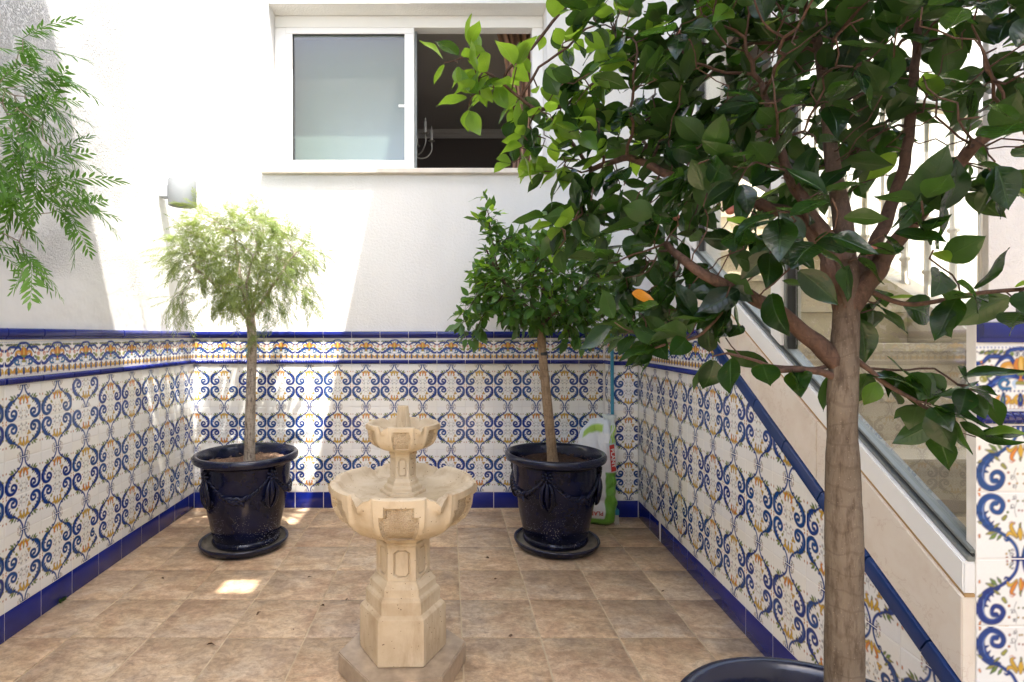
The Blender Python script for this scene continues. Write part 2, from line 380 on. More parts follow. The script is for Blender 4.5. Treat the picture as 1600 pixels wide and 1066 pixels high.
c = ramp(nt, n1, [(0.3, (0.66, 0.56, 0.46)), (0.5, (0.73, 0.655, 0.56)), (0.7, (0.76, 0.70, 0.615))])
c = mixc(nt, ramp(nt, n2, [(0.0, (0.28,)*3), (0.012, (0,)*3)]), c, (0.46, 0.31, 0.21))
L(nt, c, p.inputs['Base Color']); p.inputs['Roughness'].default_value = 0.22
M['marble'] = m
M['joint'] = simple('ochre_silicone_joint', (0.42, 0.26, 0.11), 0.7)
M['stair_stone'] = simple('beige_stair_stone', (0.62, 0.56, 0.45), 0.4, var=0.10)

def glass(name, tint=(0.93, 0.96, 0.94), ior=1.5, base=0.0, rough=0.0):
    m = bpy.data.materials.new(name); m.use_nodes = True; nt = m.node_tree; nt.nodes.remove(nt.nodes['Principled BSDF'])
    t = nt.nodes.new('ShaderNodeBsdfTransparent'); t.inputs[0].default_value = (*tint, 1)
    gl = nt.nodes.new('ShaderNodeBsdfGlossy'); gl.inputs['Roughness'].default_value = rough
    L(nt, bump(nt, noise(nt, geo_pos(nt), 2.2, 2), 0.12, 0.01), gl.inputs['Normal'])
    fr = nt.nodes.new('ShaderNodeFresnel'); fr.inputs[0].default_value = ior
    ms = nt.nodes.new('ShaderNodeMixShader'); L(nt, mth(nt, 'MULTIPLY', mth(nt, 'ADD', fr.outputs[0], base), mth(nt, 'SUBTRACT', 1.0, nt.nodes.new('ShaderNodeNewGeometry').outputs['Backfacing'])), ms.inputs[0]); L(nt, t.outputs[0], ms.inputs[1]); L(nt, gl.outputs[0], ms.inputs[2])
    L(nt, ms.outputs[0], nt.nodes['Material Output'].inputs[0]); return m
M['glass'] = glass('window_glass', (0.80, 0.86, 0.83), 1.6, 0.13, 0.3); M['stair_glass'] = glass('stair_glass', (0.84, 0.83, 0.77), 1.8, 0.05)
# ------------------------------------------------------------------ hand-painted tile artwork (colours stored per point of each tile)
TW, TH, BH = 0.2, 0.15, 0.1435            # field tile width and height, border tile height
GX, GY = 100, 75
INK, BLUE, MID, PALE = (0.013, 0.018, 0.07), (0.010, 0.030, 0.20), (0.028, 0.090, 0.36), (0.40, 0.52, 0.70)
TEAL = (0.025, 0.13, 0.30)
YEL, ORA, PINK, GRN, OLV, BRN = (0.62, 0.38, 0.045), (0.62, 0.21, 0.03), (0.56, 0.27, 0.19), (0.16, 0.24, 0.05), (0.30, 0.29, 0.06), (0.20, 0.075, 0.04)
CREAM = (0.83, 0.825, 0.80)

def catmull(P, n):
    P = np.array(P, float); out = []
    Q = np.vstack([2*P[0]-P[1], P, 2*P[-1]-P[-2]])
    for i in range(len(P)-1):
        p0, p1, p2, p3 = Q[i:i+4]
        for t in np.linspace(0, 1, n, endpoint=False):
            out.append(0.5*((2*p1)+(-p0+p2)*t+(2*p0-5*p1+4*p2-p3)*t*t+(-p0+3*p1-3*p2+p3)*t**3))
    out.append(P[-1]); return np.array(out)

class Paint:
    SS = 3
    def __init__(s, h, seed):
        s.h = h; s.ny = int(round(GX*h)) * s.SS; s.nx = GX * s.SS
        s.a = np.ones((s.ny, s.nx, 3)) * np.array(CREAM); s.r = np.random.RandomState(seed)
        s.px = 1.0 / s.nx
        s.j = 0.006
    def cover(s, pts, rad):
        lo = pts.min(0) - rad.max() - 2*s.px; hi = pts.max(0) + rad.max() + 2*s.px
        i0, i1 = max(0, int(lo[0]/s.px)), min(s.nx, int(hi[0]/s.px)+1); j0, j1 = max(0, int(lo[1]/s.px)), min(s.ny, int(hi[1]/s.px)+1)
        if i1 <= i0 or j1 <= j0: return None
        X, Y = np.meshgrid((np.arange(i0, i1)+.5)*s.px, (np.arange(j0, j1)+.5)*s.px)
        d = np.full(X.shape, 9.0)
        for (x, y), r in zip(pts, rad): np.minimum(d, np.hypot(X-x, Y-y)-r, out=d)
        return (slice(j0, j1), slice(i0, i1)), np.clip(0.5 - d/s.px, 0, 1)
    def stroke(s, P, R, col, op=1.0, mirror=True, jit=True, n=12):
        for sx in ((0, 1) if mirror else (0,)):
            pts = np.array(P, float)
            if jit: pts = pts + s.r.normal(0, s.j*0.5, pts.shape)
            if sx: pts[:, 0] = 1 - pts[:, 0]
            c = catmull(pts, n) if len(pts) > 1 else pts
            rr = np.interp(np.linspace(0, 1, len(c)), np.linspace(0, 1, len(R)), R)
            cv = s.cover(c, rr)
            if cv is None: continue
            sl, a = cv
            k = (1 + s.r.normal(0, 0.06)) ; a = (a*op)[..., None]
            s.a[sl] = s.a[sl]*(1-a) + np.clip(np.array(col)*k, 0, 1)*a
    def inked(s, P, R, col, w=0.006, ink=INK, **k):
        st = s.r.get_state(); s.stroke(P, [r + w for r in R], ink, **k); s.r.set_state(st); s.stroke(P, R, col, **k)
    def leaf(s, a, b, wd, col, **k):
        m = ((a[0]+b[0])/2, (a[1]+b[1])/2); s.inked([a, m, b], [0.003, wd, 0.002], col, **k)
    def dot(s, x, y, r, col, **k): s.inked([(x, y)], [r], col, **k)
    def curl(s, x, y, r, col=INK, turns=1.2, a0=0, d=1, w=0.0045, mirror=True):
        P = [(x + r*(1-0.75*t)*math.cos(a0+d*turns*2*math.pi*t), y + r*(1-0.75*t)*math.sin(a0+d*turns*2*math.pi*t)) for t in np.linspace(0, 1, 9)]
        s.stroke(P, [w, w*0.7, w*1.6], col, mirror=mirror, n=6)
    def done(s):
        SS = s.SS; a = s.a.reshape(s.ny//SS, SS, s.nx//SS, SS, 3).mean((1, 3))
        a = a * (1 + s.r.normal(0, 0.012, a.shape[:2]))[..., None]
        p = np.pad(a, ((1, 1), (1, 1), (0, 0)), 'edge')          # cell colours -> point colours
        return np.clip((p[:-1, :-1]+p[1:, :-1]+p[:-1, 1:]+p[1:, 1:])/4, 0, 1)

def art_field(seed):
    s = Paint(0.75, seed); q = s.r
    bl = [BLUE, (0.010, 0.040, 0.21), (0.010, 0.055, 0.21)][seed % 3]
    # thin sprays inside the medallion
    for (x, y, r) in ((.405, .155, .034), (.43, .055, .026)): s.curl(x, y, r, (.10, .10, .12), 1.1, 2.4, -1)
    s.stroke([(.445, .02), (.455, .12), (.43, .2), (.45, .27)], [.003, .004], (0.10, 0.11, 0.12))
    for y in (.09, .20): s.dot(.47 + q.normal(0, .012), y, .009, (PINK, OLV, YEL)[int(q.randint(3))], w=.004)
    for (x, y) in ((.36, .22), (.37, .09)): s.dot(x, y, .012, (PINK, GRN, ORA)[int(q.randint(3))], w=.004)
    for k in range(3): s.inked([(.645 + .02*math.cos(k*2.1), .27 + .02*math.sin(k*2.1)), (.645+.035*math.cos(k*2.1+.4), .27+.035*math.sin(k*2.1+.4))], [.012, .019], YEL, mirror=False)
    s.inked([(.33, .27), (.30, .30)], [.014, .02], OLV, mirror=False)
    # scroll: thick feathered acanthus arm running into a volute
    arm = [(.255, .425), (.175, .405), (.10, .345), (.055, .26), (.045, .165), (.075, .085), (.145, .042), (.225, .050), (.285, .10), (.298, .165), (.262, .215), (.205, .215), (.168, .172), (.182, .122), (.222, .118)]
    R = [.016, .037, .047, .045, .040, .035, .031, .028, .027, .026, .024, .022, .020, .021, .029]
    s.inked(arm, R, bl, w=.006)
    s.stroke([(.20, .405), (.13, .355), (.082, .28), (.066, .19), (.09, .11), (.15, .065), (.22, .072), (.268, .115), (.275, .165)], [.003, .009, .010, .008, .007, .006, .005, .003, .002], MID, op=.75)
    s.stroke([(.085, .31), (.072, .24), (.070, .18), (.09, .12)], [.002, .004, .004, .002], PALE, op=.7)
    s.stroke([(.15, .17), (.145, .13), (.175, .095), (.23, .09)], [.012, .014, .012, .008], PALE, op=.2)
    for (x, y, a) in ((.24, .415, 2.2), (.185, .425, 2.5), (.12, .385, 2.8), (.075, .32, 3.1), (.05, .24, 3.4), (.215, .39, -.9), (.165, .36, -.8), (.125, .30, -.6), (.10, .23, -.4)):
        s.inked([(x, y), (x+.036*math.cos(a), y+.036*math.sin(a)-.006)], [.014, .002], bl, w=.004)
    # slender stems up to the neck
    s.inked([(.245, .440), (.315, .485), (.385, .54), (.440, .615), (.466, .69), (.470, .747)], [.015, .017, .016, .015, .014, .017], bl, w=.005)
    s.stroke([(.29, .475), (.37, .535), (.43, .615), (.455, .69)], [.002, .005, .005, .003], MID)
    s.inked([(.375, .535), (.335, .545), (.31, .525)], [.011, .011, .003], bl, w=.004)
    # leaf cluster at the shoulder
    s.leaf((.235, .455), (.150, .535), .021, GRN); s.leaf((.205, .445), (.105, .475), .017, OLV); s.leaf((.285, .475), (.235, .545), .015, GRN)
    s.leaf((.20, .40), (.26, .35), .013, OLV)
    # hanging flower
    s.inked([(.452, .515), (.415, .475), (.365, .465), (.345, .495)], [.011, .020, .018, .007], YEL)
    s.inked([(.455, .495), (.405, .42), (.395, .37), (.43, .35)], [.012, .021, .015, .006], YEL if seed % 2 else ORA)
    s.inked([(.5, .53), (.5, .465), (.5, .39)], [.012, .030, .010], ORA if seed % 3 == 0 else YEL, mirror=False)
    s.stroke([(.49, .515), (.49, .465), (.495, .42)], [.006, .012, .003], YEL, mirror=False)
    s.stroke([(.435, .36), (.40, .33), (.365, .345)], [.006, .006, .003], PINK)
    s.leaf((.5, .395), (.5, .345), .010, OLV, mirror=False)
    # neck sprigs
    s.curl(.395, .70, .028, INK, 1.0, 0.0, 1, .005); s.curl(.405, .655, .018, INK, .9, 1, -1, .004)
    for (x, y, c) in ((.345, .735, PINK), (.375, .665, OLV), (.345, .70, YEL), (.41, .735, BRN)): s.dot(x, y, .010, c, w=.004)
    s.inked([(.415, .744), (.5, .744)], [.007, .007], BLUE, w=.003)
    # small florets on the tile edge
    for (x, y) in ((.03, .50), (.03, .02)): s.inked([(x, y-.012), (x+.006, y+.012)], [.010, .008], ORA, w=.004)
    s.leaf((.06, .36), (.012, .325), .011, OLV)
    return s.done()

def art_border(seed):
    s = Paint(0.715, seed)
    s.stroke([(0, .705), (.5, .705)], [.010], MID, jit=False)
    # green garland strip
    for x in np.linspace(.03, .30, 6): s.leaf((x, .63), (x+.055, .672), .017, (GRN, OLV)[int(s.r.randint(2))], w=.005)
    s.stroke([(0, .66), (.06, .635), (.13, .665), (.22, .635), (.31, .66)], [.006], INK)
    band = [(-.02, .515), (.07, .545), (.13, .60), (.22, .605), (.32, .605), (.365, .655), (.43, .685), (.51, .69)]
    s.inked(band, [.019], BLUE, w=.006); s.stroke(band, [.006], MID); s.stroke([(p[0], p[1]-.03) for p in band], [.0035], INK)
    # side curls
    s.curl(.09, .46, .05, PINK, 1.3, 2.0, 1, .012); s.curl(.07, .35, .05, OLV, 1.2, 1.0, -1, .014); s.leaf((.12, .36), (.20, .42), .024, GRN)
    s.dot(.17, .48, .02, PINK); s.dot(.14, .55, .012, OLV); s.dot(.05, .54, .012, ORA)
    # urn flower
    s.inked([(.45, .43), (.385, .50), (.31, .495), (.285, .43), (.325, .40), (.35, .42)], [.024, .036, .032, .024, .018, .010], (0.62, 0.30, 0.04))
    s.stroke([(.41, .47), (.35, .485), (.31, .455)], [.010, .014, .010], (0.68, 0.46, 0.20))
    s.inked([(.43, .53), (.37, .595), (.29, .575), (.20, .47)], [.018, .024, .020, .004], BLUE)
    s.stroke([(.42, .54), (.36, .59), (.30, .57)], [.005, .009, .005], MID)
    s.inked([(.5, .58), (.5, .49), (.5, .42)], [.03, .062, .03], YEL, mirror=False)
    s.inked([(.455, .57), (.44, .50), (.46, .43)], [.014, .024, .014], ORA)
    s.stroke([(.5, .56), (.5, .46)], [.012, .02], (0.70, 0.46, 0.12), mirror=False)
    s.curl(.455, .62, .03, INK, 1.1, 0, 1, .006); s.curl(.40, .635, .022, GRN, 1.1, 0, -1, .008)
    s.inked([(.43, .41), (.5, .395), (.57, .41)], [.02, .03, .02], GRN, mirror=False)
    s.dot(.5, .345, .034, ORA, mirror=False); s.inked([(.44, .30), (.56, .30)], [.018], OLV, mirror=False)
    # big blue acanthus either side
    s.inked([(.47, .36), (.39, .385), (.28, .36), (.19, .29), (.10, .235), (.03, .235), (.0, .29)], [.016, .038, .042, .036, .030, .022, .012], BLUE)
    s.stroke([(.43, .375), (.33, .375), (.22, .315), (.13, .255)], [.006, .014, .014, .006], MID)
    s.stroke([(.40, .36), (.30, .345), (.21, .285)], [.003, .008, .003], PALE)
    s.inked([(.38, .235), (.29, .245), (.26, .295), (.31, .335), (.36, .31), (.345, .275)], [.014, .018, .018, .016, .012, .010], TEAL)
    s.stroke([(.44, .24), (.42, .30), (.45, .33)], [.012, .02, .01], PALE)
    for (x, y) in ((.33, .42), (.24, .36), (.16, .30)): s.inked([(x, y), (x-.035, y+.05)], [.016, .003], BLUE, w=.004)
    # lower frieze
    s.stroke([(-.02, .205), (.52, .205)], [.011], BLUE, jit=False)
    for k in range(5):
        x = .1 + .2*k
        for d in (-1, 1):
            s.inked([(x+d*.045, .065), (x+d*.062, .115), (x+d*.04, .15)], [.015, .019, .010], (YEL, (0.62, 0.30, 0.04))[k % 2], w=.006, mirror=False, ink=BRN)
            s.inked([(x+d*.085, .06), (x+d*.09, .10)], [.010, .010], YEL, w=.005, mirror=False, ink=BRN)
        s.inked([(x, .05), (x, .10), (x, .17)], [.024, .028, .014], (BLUE, (0.02, 0.06, 0.16))[k % 2], mirror=False)
        s.stroke([(x, .09), (x, .14)], [.008, .004], GRN, mirror=False)
    s.stroke([(-.02, .035), (.52, .035)], [.008], BRN, jit=False); s.stroke([(-.02, .012), (.52, .012)], [.010], (0.62, 0.42, 0.34), jit=False)
    return s.done()

ART = {'field': [art_field(11 + i) for i in range(4)], 'border': [art_border(31 + i) for i in range(3)]}
ART['flip'] = [a[::-1] for a in ART['field']]       # the same tile laid upside down
GAP, THICK = 0.0017, 0.007
_cache = {}

def tile_mesh(kind, var, u0=0.0, u1=1.0, cut=None):
    """painted tile in wall coordinates: x along the wall, z up, face towards -y. cut=(nx, nz, d): keep nx*x+nz*z<d"""
    key = (kind, var, round(u0, 3), round(u1, 3))
    if cut is None and key in _cache: return _cache[key]
    art = ART[kind][var]; ny, nx = art.shape[0]-1, art.shape[1]-1; h = ny * TW / nx
    i0, i1 = int(round(u0*nx)), int(round(u1*nx)); n = i1 - i0
    xs = np.linspace(i0*TW/nx + GAP, i1*TW/nx - GAP, n+1); zs = np.linspace(GAP, h - GAP, ny+1)
    X, Z = np.meshgrid(xs, zs); Y = np.full_like(X, 0.0); Y[0, :] = Y[-1, :] = 0.0008; Y[:, 0] = Y[:, -1] = 0.0008
    V = np.stack([X, Y, Z], -1).reshape(-1, 3); col = art[:, i0:i1+1].reshape(-1, 3)
    a = (np.arange(ny)[:, None]*(n+1) + np.arange(n)[None]).reshape(-1)
    Fq = np.stack([a, a+1, a+n+2, a+n+1], -1).tolist()
    ring = list(range(n+1)) + [j*(n+1)+n for j in range(1, ny+1)] + [ny*(n+1)+i for i in range(n-1, -1, -1)] + [j*(n+1) for j in range(ny-1, 0, -1)]
    b = len(V); back = V[ring].copy(); back[:, 1] = THICK
    V = np.vstack([V, back]); col = np.vstack([col, np.tile(CREAM, (len(ring), 1))])
    k = len(ring); Fq += [[ring[(i+1) % k], ring[i], b+i, b+(i+1) % k] for i in range(k)]
    me = bpy.data.meshes.new(kind + '_tile'); me.from_pydata(V.tolist(), [], Fq)
    at = me.color_attributes.new('Col', 'FLOAT_COLOR', 'POINT')
    at.data.foreach_set('color', np.hstack([col, np.ones((len(col), 1))]).astype(np.float32).ravel())
    if cut:
        bm = bmesh.new(); bm.from_mesh(me); cx, cz, d = cut
        bmesh.ops.bisect_plane(bm, geom=bm.verts[:]+bm.edges[:]+bm.faces[:], plane_co=(0, 0, d/cz), plane_no=(cx, 0, cz), clear_outer=True)
        bm.to_mesh(me); bm.free()
    me.materials.append(M['tile']); me.update()
    if cut is None: _cache[key] = me
    return me

def profile_mesh(name, prof, length, m, cut=None, n=1, fn=None):
    """extrude a (y, z) profile along x"""
    key = (name, round(length, 3))
    if cut is None and key in _cache: return _cache[key]
    xs = np.linspace(.0022, length - .0022, n+1); rows = []
    for x in xs: rows.append([fn(x, y, z) if fn else (x, y, z) for y, z in prof])
    mb = MB().grid(rows, True, 0, True, True); me = mb.mesh(name, m, angle=35)
    if cut:
        bm = bmesh.new(); bm.from_mesh(me); cx, cz, d = cut
        bmesh.ops.bisect_plane(bm, geom=bm.verts[:]+bm.edges[:]+bm.faces[:], plane_co=(0, 0, d/cz), plane_no=(cx, 0, cz), clear_outer=True)
        bm.to_mesh(me); bm.free()
    else: _cache[key] = me
    return me

Z0 = 0.114                                            # top of the base course
ZF = Z0 + 6*TH                                        # top of the field, 1.014
BASE_P = [(THICK, .001), (0.0008, .001), (0, .0025), (0, Z0-.003), (0.0008, Z0-.0015), (THICK, Z0-.0015)]
CAP_P = [(THICK, .001), (-.004, .001), (-.0065, .006), (-.0065, .010), (-.0125, .014), (-.0165, .020), (-.0165, .038), (-.013, .0445), (-.006, .047), (THICK, .047)]
ROPE_H = 0.031
ang = np.linspace(-math.pi/2, math.pi/2, 11)
ROPE_P = [(THICK, .001)] + [(0.0, ROPE_H/2 + (ROPE_H/2-.0015)*math.sin(a)) for a in ang] + [(THICK, ROPE_H-.001)]
def rope_fn(x, y, z):
    if y > 0.001: return (x, y, z)
    a = math.asin(max(-1, min(1, (z - ROPE_H/2)/(ROPE_H/2-.0015))))
    r = 0.0115 + 0.0035*math.sin(2*math.pi*(x/0.0167) + a*1.6)
    return (x, -r*math.cos(a)*1.0, ROPE_H/2 + (ROPE_H/2-.0015)*math.sin(a))

class Wall:
    def __init__(s, x, y, deg, parent): s.o = Vector((x, y, 0)); s.a = math.radians(deg); s.p = parent; s.d = Vector((math.cos(s.a), math.sin(s.a), 0)); s.n = Vector((math.sin(s.a), -math.cos(s.a), 0))
    def P(s, u, out, z): return s.o + s.d*u + s.n*out + Vector((0, 0, z))
    def put(s, name, me, u, z, out=0.0, label=None, parent=None):
        jit = NR.normal(0, 0.0005)
        return link(name, me, parent or s.p, s.P(u, out + jit*0.6, z), (NR.normal(0, .0022), 0, s.a + NR.normal(0, .0028)), label=label)
    def dado(s, joints, cut=None, miss=()):
        """joints: list of (u_start, part0, part1) columns; part0..part1 of a whole tile. cut=(a, b): keep z < a - b*u"""
        for ci, (u, p0, p1) in enumerate(joints):
            uu = u - p0*TW
            def cc(z, h):
                if cut is None: return None
                top = cut[0] - cut[1]*(u) - z; bot = cut[0] - cut[1]*(uu + p1*TW) - z
                if top <= 0.004: return 'out'
                return None if bot >= h else (cut[1], 1.0, cut[0] - cut[1]*uu - z)
            for r in range(6):
                z = Z0 + r*TH; c = cc(z, TH)
                if c == 'out': continue
                kind = 'field' if r % 2 else 'flip'
                if (ci, r) in miss: kind = 'flip' if kind == 'field' else 'field'
                s.put('tile', tile_mesh(kind, (ci*7 + r*3 + ci//3) % 4, p0, p1, c), uu, z)
            for name, z, h, f in (('base_tile', 0, Z0, lambda c: profile_mesh('base_tile', BASE_P, (p1-p0)*TW, M['blue_tile'], c)),
                                  ('rope_tile', ZF+.0015, ROPE_H, lambda c: profile_mesh('rope_tile', ROPE_P, (p1-p0)*TW, M['cap_blue'], c, max(4, int(60*(p1-p0))), rope_fn)),
                                  ('border_tile', ZF+.0345, BH, lambda c: tile_mesh('border', ci % 3, p0, p1, c)),
                                  ('cap_tile', 1.1985, .0475, lambda c: profile_mesh('cap_tile', CAP_P, (p1-p0)*TW, M['cap_blue'], c))):
                c = cc(z, h)
                if c == 'out': continue
                u_at = uu if name == 'border_tile' else u
                if c and u_at != uu: c = (c[0], c[1], c[2] - cut[1]*(u - uu))
                s.put(name, f(c), u_at, z)

# ------------------------------------------------------------------ ground and tiled courtyard floor
g = MB().box((-40, -40, -0.40), (40, 40, -0.12)); o = link('ground', g.mesh('ground', simple('pale_ground', (0.35, 0.31, 0.26), 0.95, var=0.15, vscale=1)), kind='structure')
FT = 0.316
g = MB().box((-2.1, -1.6, -0.10), (1.6, 4.0, -0.0035))
fl = link('floor', g.mesh('floor_bed', M['floor_grout']), kind='structure')
hw = FT/2 - 0.0028
def ftile(seed):
    r = random.Random(seed); n = 8; pts = []
    for k in range(4):
        a, b = [((-1, -1), (1, -1)), ((1, -1), (1, 1)), ((1, 1), (-1, 1)), ((-1, 1), (-1, -1))][k]
        for i in range(n):
            t = i/n; w = 0 if i == 0 else r.gauss(0, .0006)
            x = (a[0]+(b[0]-a[0])*t)*hw; y = (a[1]+(b[1]-a[1])*t)*hw
            pts.append((x*(1-abs(w)/hw) + w, y + w))
    k = len(pts)
    return MB().grid([[(x, y, -.02) for x, y in pts], [(x, y, -.0015) for x, y in pts], [(x*.988, y*.988, 0) for x, y in pts]], True, 0, False, True).mesh('floor_tile', M['floor'], angle=50)
fms = [ftile(i) for i in range(4)]
for i in range(-6, 4):
    for j in range(-3, 7):
        x, y = .0565 + FT*(i+.5), 2.192 + FT*(j - 1 + .5)
        if -2.0 < x < 1.5 and -0.3 < y < 3.98:
            link('tile', fms[rng.randrange(4)], fl, (x, y, rng.uniform(-.0009, .0006)), (rng.gauss(0, .0012), rng.gauss(0, .0012), rng.choice((0, math.pi))))

# ------------------------------------------------------------------ walls of the courtyard
BY = 3.84
PL = 0.008                                            # plaster face lies this far behind the tile face
back = thing('courtyard_wall', 'white stuccoed wall with a sliding window, facing across the patio', 'wall', (-.3, BY, 0))
wx0, wx1, wz0, wz1 = -1.272, 0.70, 2.372, 3.565       # window recess
mb = MB(); y0, y1 = BY + PL, BY + 0.20
for (a, b, c, d) in ((-1.95, -.0, wx0, 4.35), (wx1, -.0, 1.6, 4.35)): mb.box((a, y0, b), (c, y1, d))
mb = MB()
xs = [-1.95, wx0, wx1, 1.9]; zs = [-.1, wz0, wz1, 4.35]
for i in range(3):
    for j in range(3):
        if i == 1 and j == 1: continue
        for y in (y0, y1): mb.add([(xs[i], y, zs[j]), (xs[i+1], y, zs[j]), (xs[i+1], y, zs[j+1]), (xs[i], y, zs[j+1])], [(0, 1, 2, 3)])
mb.add([(wx0, y0, wz0), (wx1, y0, wz0), (wx1, y0, wz1), (wx0, y0, wz1), (wx0, y1, wz0), (wx1, y1, wz0), (wx1, y1, wz1), (wx0, y1, wz1)], [(0, 1, 5, 4), (1, 2, 6, 5), (2, 3, 7, 6), (3, 0, 4, 7)])
mb.add([(-1.95, y0, -.1), (1.9, y0, -.1), (1.9, y0, 4.35), (-1.95, y0, 4.35), (-1.95, y1, -.1), (1.9, y1, -.1), (1.9, y1, 4.35), (-1.95, y1, 4.35)], [(0, 4, 5, 1), (1, 5, 6, 2), (2, 6, 7, 3), (3, 7, 4, 0)])
bm = bmesh.new(); me = mb.mesh('plaster', M['stucco_fine'], fix=False); bm.from_mesh(me); bmesh.ops.remove_doubles(bm, verts=bm.verts[:], dist=1e-5); bmesh.ops.recalc_face_normals(bm, faces=bm.faces[:]); bm.to_mesh(me); bm.free()
link('plaster', me, back)
def bed(parent, poly, wall):
    mb = MB().prism(poly, lambda u, z, d: wall.P(u, d, z), -.0014, -PL + .001)
    o = link('grout_bed', mb.mesh('grout_bed', M['grout']), parent); o.location = -wloc(parent); return o
wb = Wall(-1.79, BY, 0, back)
bed(back, [(0, 0), (2.90, 0), (2.90, 1.2425), (0, 1.2425)], wb)
off = (-1.678) - (-1.79)
wb.dado([(0.0, 1-off/TW, 1.0)] + [(off + k*TW, 0.0, 1.0) for k in range(13)] + [(off + 13*TW, 0.0, 0.86)])

left = thing('courtyard_wall', 'rough white stucco wall with the grey wall lamp above its tiles', 'wall', (-1.79, 2.3, 0))
lw = Wall(-1.79 + (BY-0.36)*.0188, 0.36, 90 + math.degrees(math.atan(.0188)), left)
mb = MB().prism([(0, -.1), (3.56, -.1), (3.56, 4.25), (0, 4.25)], lambda u, z, d: lw.P(u, d, z), -PL, -.25)
o = link('plaster', mb.mesh('plaster', M['stucco_rough']), left); o.location = -wloc(left)
bed(left, [(0, 0), (3.48, 0), (3.48, 1.2425), (0, 1.2425)], lw)
# joints at Y = 2.36 + .2k; from the near end
lj = [(k*TW, 0.0, 1.0) for k in range(4, 17)] + [(17*TW, 0.0, 0.40)]
lw.dado(lj, miss=((7, 5),))

right = thing('courtyard_wall', 'low tiled wall under the staircase glazing, cut off along a slope', 'wall', (1.24, 2.4, 0))
rw = Wall(1.272, 3.64, -90 - math.degrees(math.atan(.0471)), right)
cs = math.cos(math.atan(.0471))
def uY(Y): return (3.64 - Y)/cs
TA, TB = .638 + .609*(3.64-1.561), .609*cs            # upper edge of the sloping trim: z = TA - TB*u
mb = MB().prism([(-.3, -.1), (uY(1.10), -.1), (uY(1.10), TA-TB*uY(1.10)-.002), (uY(2.785), TA-TB*uY(2.785)-.002), (uY(2.785), 4.4), (-.3, 4.4)], lambda u, z, d: rw.P(u, d, z), -PL, -.16)
o = link('plaster', mb.mesh('plaster', M['stucco_fine']), right); o.location = -wloc(right)
bed(right, [(0.0, 0), (uY(1.13), 0), (uY(1.13), TA-.03-TB*uY(1.13)), (uY(2.60), TA-.03-TB*uY(2.60)), (uY(2.60), 1.2425), (0.0, 1.2425)], rw)
rj = [(0.0, 1-.037/TW, 1.0)] + [(.037 + k*TW, 0.0, 1.0) for k in range(13)]
rw.dado(rj, cut=(TA - .064, TB))
# sloping blue trim
sl_a = math.atan(TB)
TRIM_P = [(THICK, .0), (-.004, .0), (-.0065, .003), (-.0065, .010), (-.011, .014), (-.011, .046), (-.009, .051), (-.003, .0535), (THICK, .0535)]
u = uY(2.535); end = uY(1.14); ln = 0.2
k = 0
while u < end:
    me = profile_mesh('trim_tile', TRIM_P, ln/math.cos(sl_a)*1.0, M['trim_blue'])
    q = rw.P(u, NR.normal(0, .0005), TA - TB*u - .0535/math.cos(sl_a) - .002)
    link('trim_tile', me, right, q, Euler((0, sl_a + NR.normal(0, .002), rw.a), 'XYZ'))
    u += ln
# boxed-in corner
box = thing('corner_boxing', 'narrow tiled boxing in the corner behind the soil sack and blue broom handle', 'boxing', (1.19, 3.74, 0))
mb = MB().box((1.107 + PL, 3.64 + PL, -.05), (1.40, 3.86, 1.24)); me = mb.mesh('masonry', M['stucco_fine']); o = link('masonry', me, box); o.location = -wloc(box)
bf = Wall(1.107, 3.64, 0, box); bs = Wall(1.107, 3.84, -90, box)
bed(box, [(.001, 0), (.164, 0), (.164, 1.2425), (.001, 1.2425)], bf); bed(box, [(0, 0), (.199, 0), (.199, 1.2425), (0, 1.2425)], bs)
bf.dado([(0.0, 0.0, .82)]); bs.dado([(0.0, 0.0, 1.0)])

# pier beside the camera
pier = thing('pier', 'knobbly plastered pier with large painted tiles, where the staircase glass ends', 'pier', (1.4, 1.4, 0))
PY = 1.22
mb = MB().box((1.183 + .002, PY + PL, -.1), (2.6, PY + .025, 1.244), 1).box((1.183 + .040, PY + .012, 1.2442), (2.6, PY + .026, 3.6), 0).box((1.32, PY + .027, -.1), (2.58, PY + .09, 3.59), 0)
o = link('masonry', mb.mesh('masonry', [M['stucco_mid'], M['grout']]), pier); o.location = -wloc(pier)
pw = Wall(1.183, PY, 0, pier)
bed(pier, [(.001, 0), (.56, 0), (.56, 1.2425), (.001, 1.2425)], pw)
pw.dado([(0.0, 0.0, 1.0), (.2, 0.0, 1.0)])

# unseen slab added above the frame, shaped to cast the shadow edges
ov = thing('shade_slab', 'unseen white slab added above the patio to keep the sun off it', 'building', (0, 0, 4.6))
SZ = 4.6
yE = 3.42 - .35*SZ; xE = -.93 + .2*SZ
hx, hy = -.99 + .2*SZ, 2.59 - .35*SZ                  # hole added in the slab to let the small sun fleck through
mb = MB()
def slab(x0, ya, x1, yb): mb.box((x0, ya, SZ), (x1, yb, SZ + .28))
hw_, hl_ = .105, .11
slab(-2.6, -1.1, 3.6, hy - hl_); slab(-2.6, hy - hl_, hx - hw_, hy + hl_); slab(hx + hw_, hy - hl_, 3.6, hy + hl_); slab(-2.6, hy + hl_, -1.0, 3.25 - .35*SZ); slab(-1.0, hy + hl_, 3.0, yE); slab(xE, yE, 2.18, 4.05)
o = link('slab', mb.mesh('slab', M['white_paint']), ov); o.location = -wloc(ov)
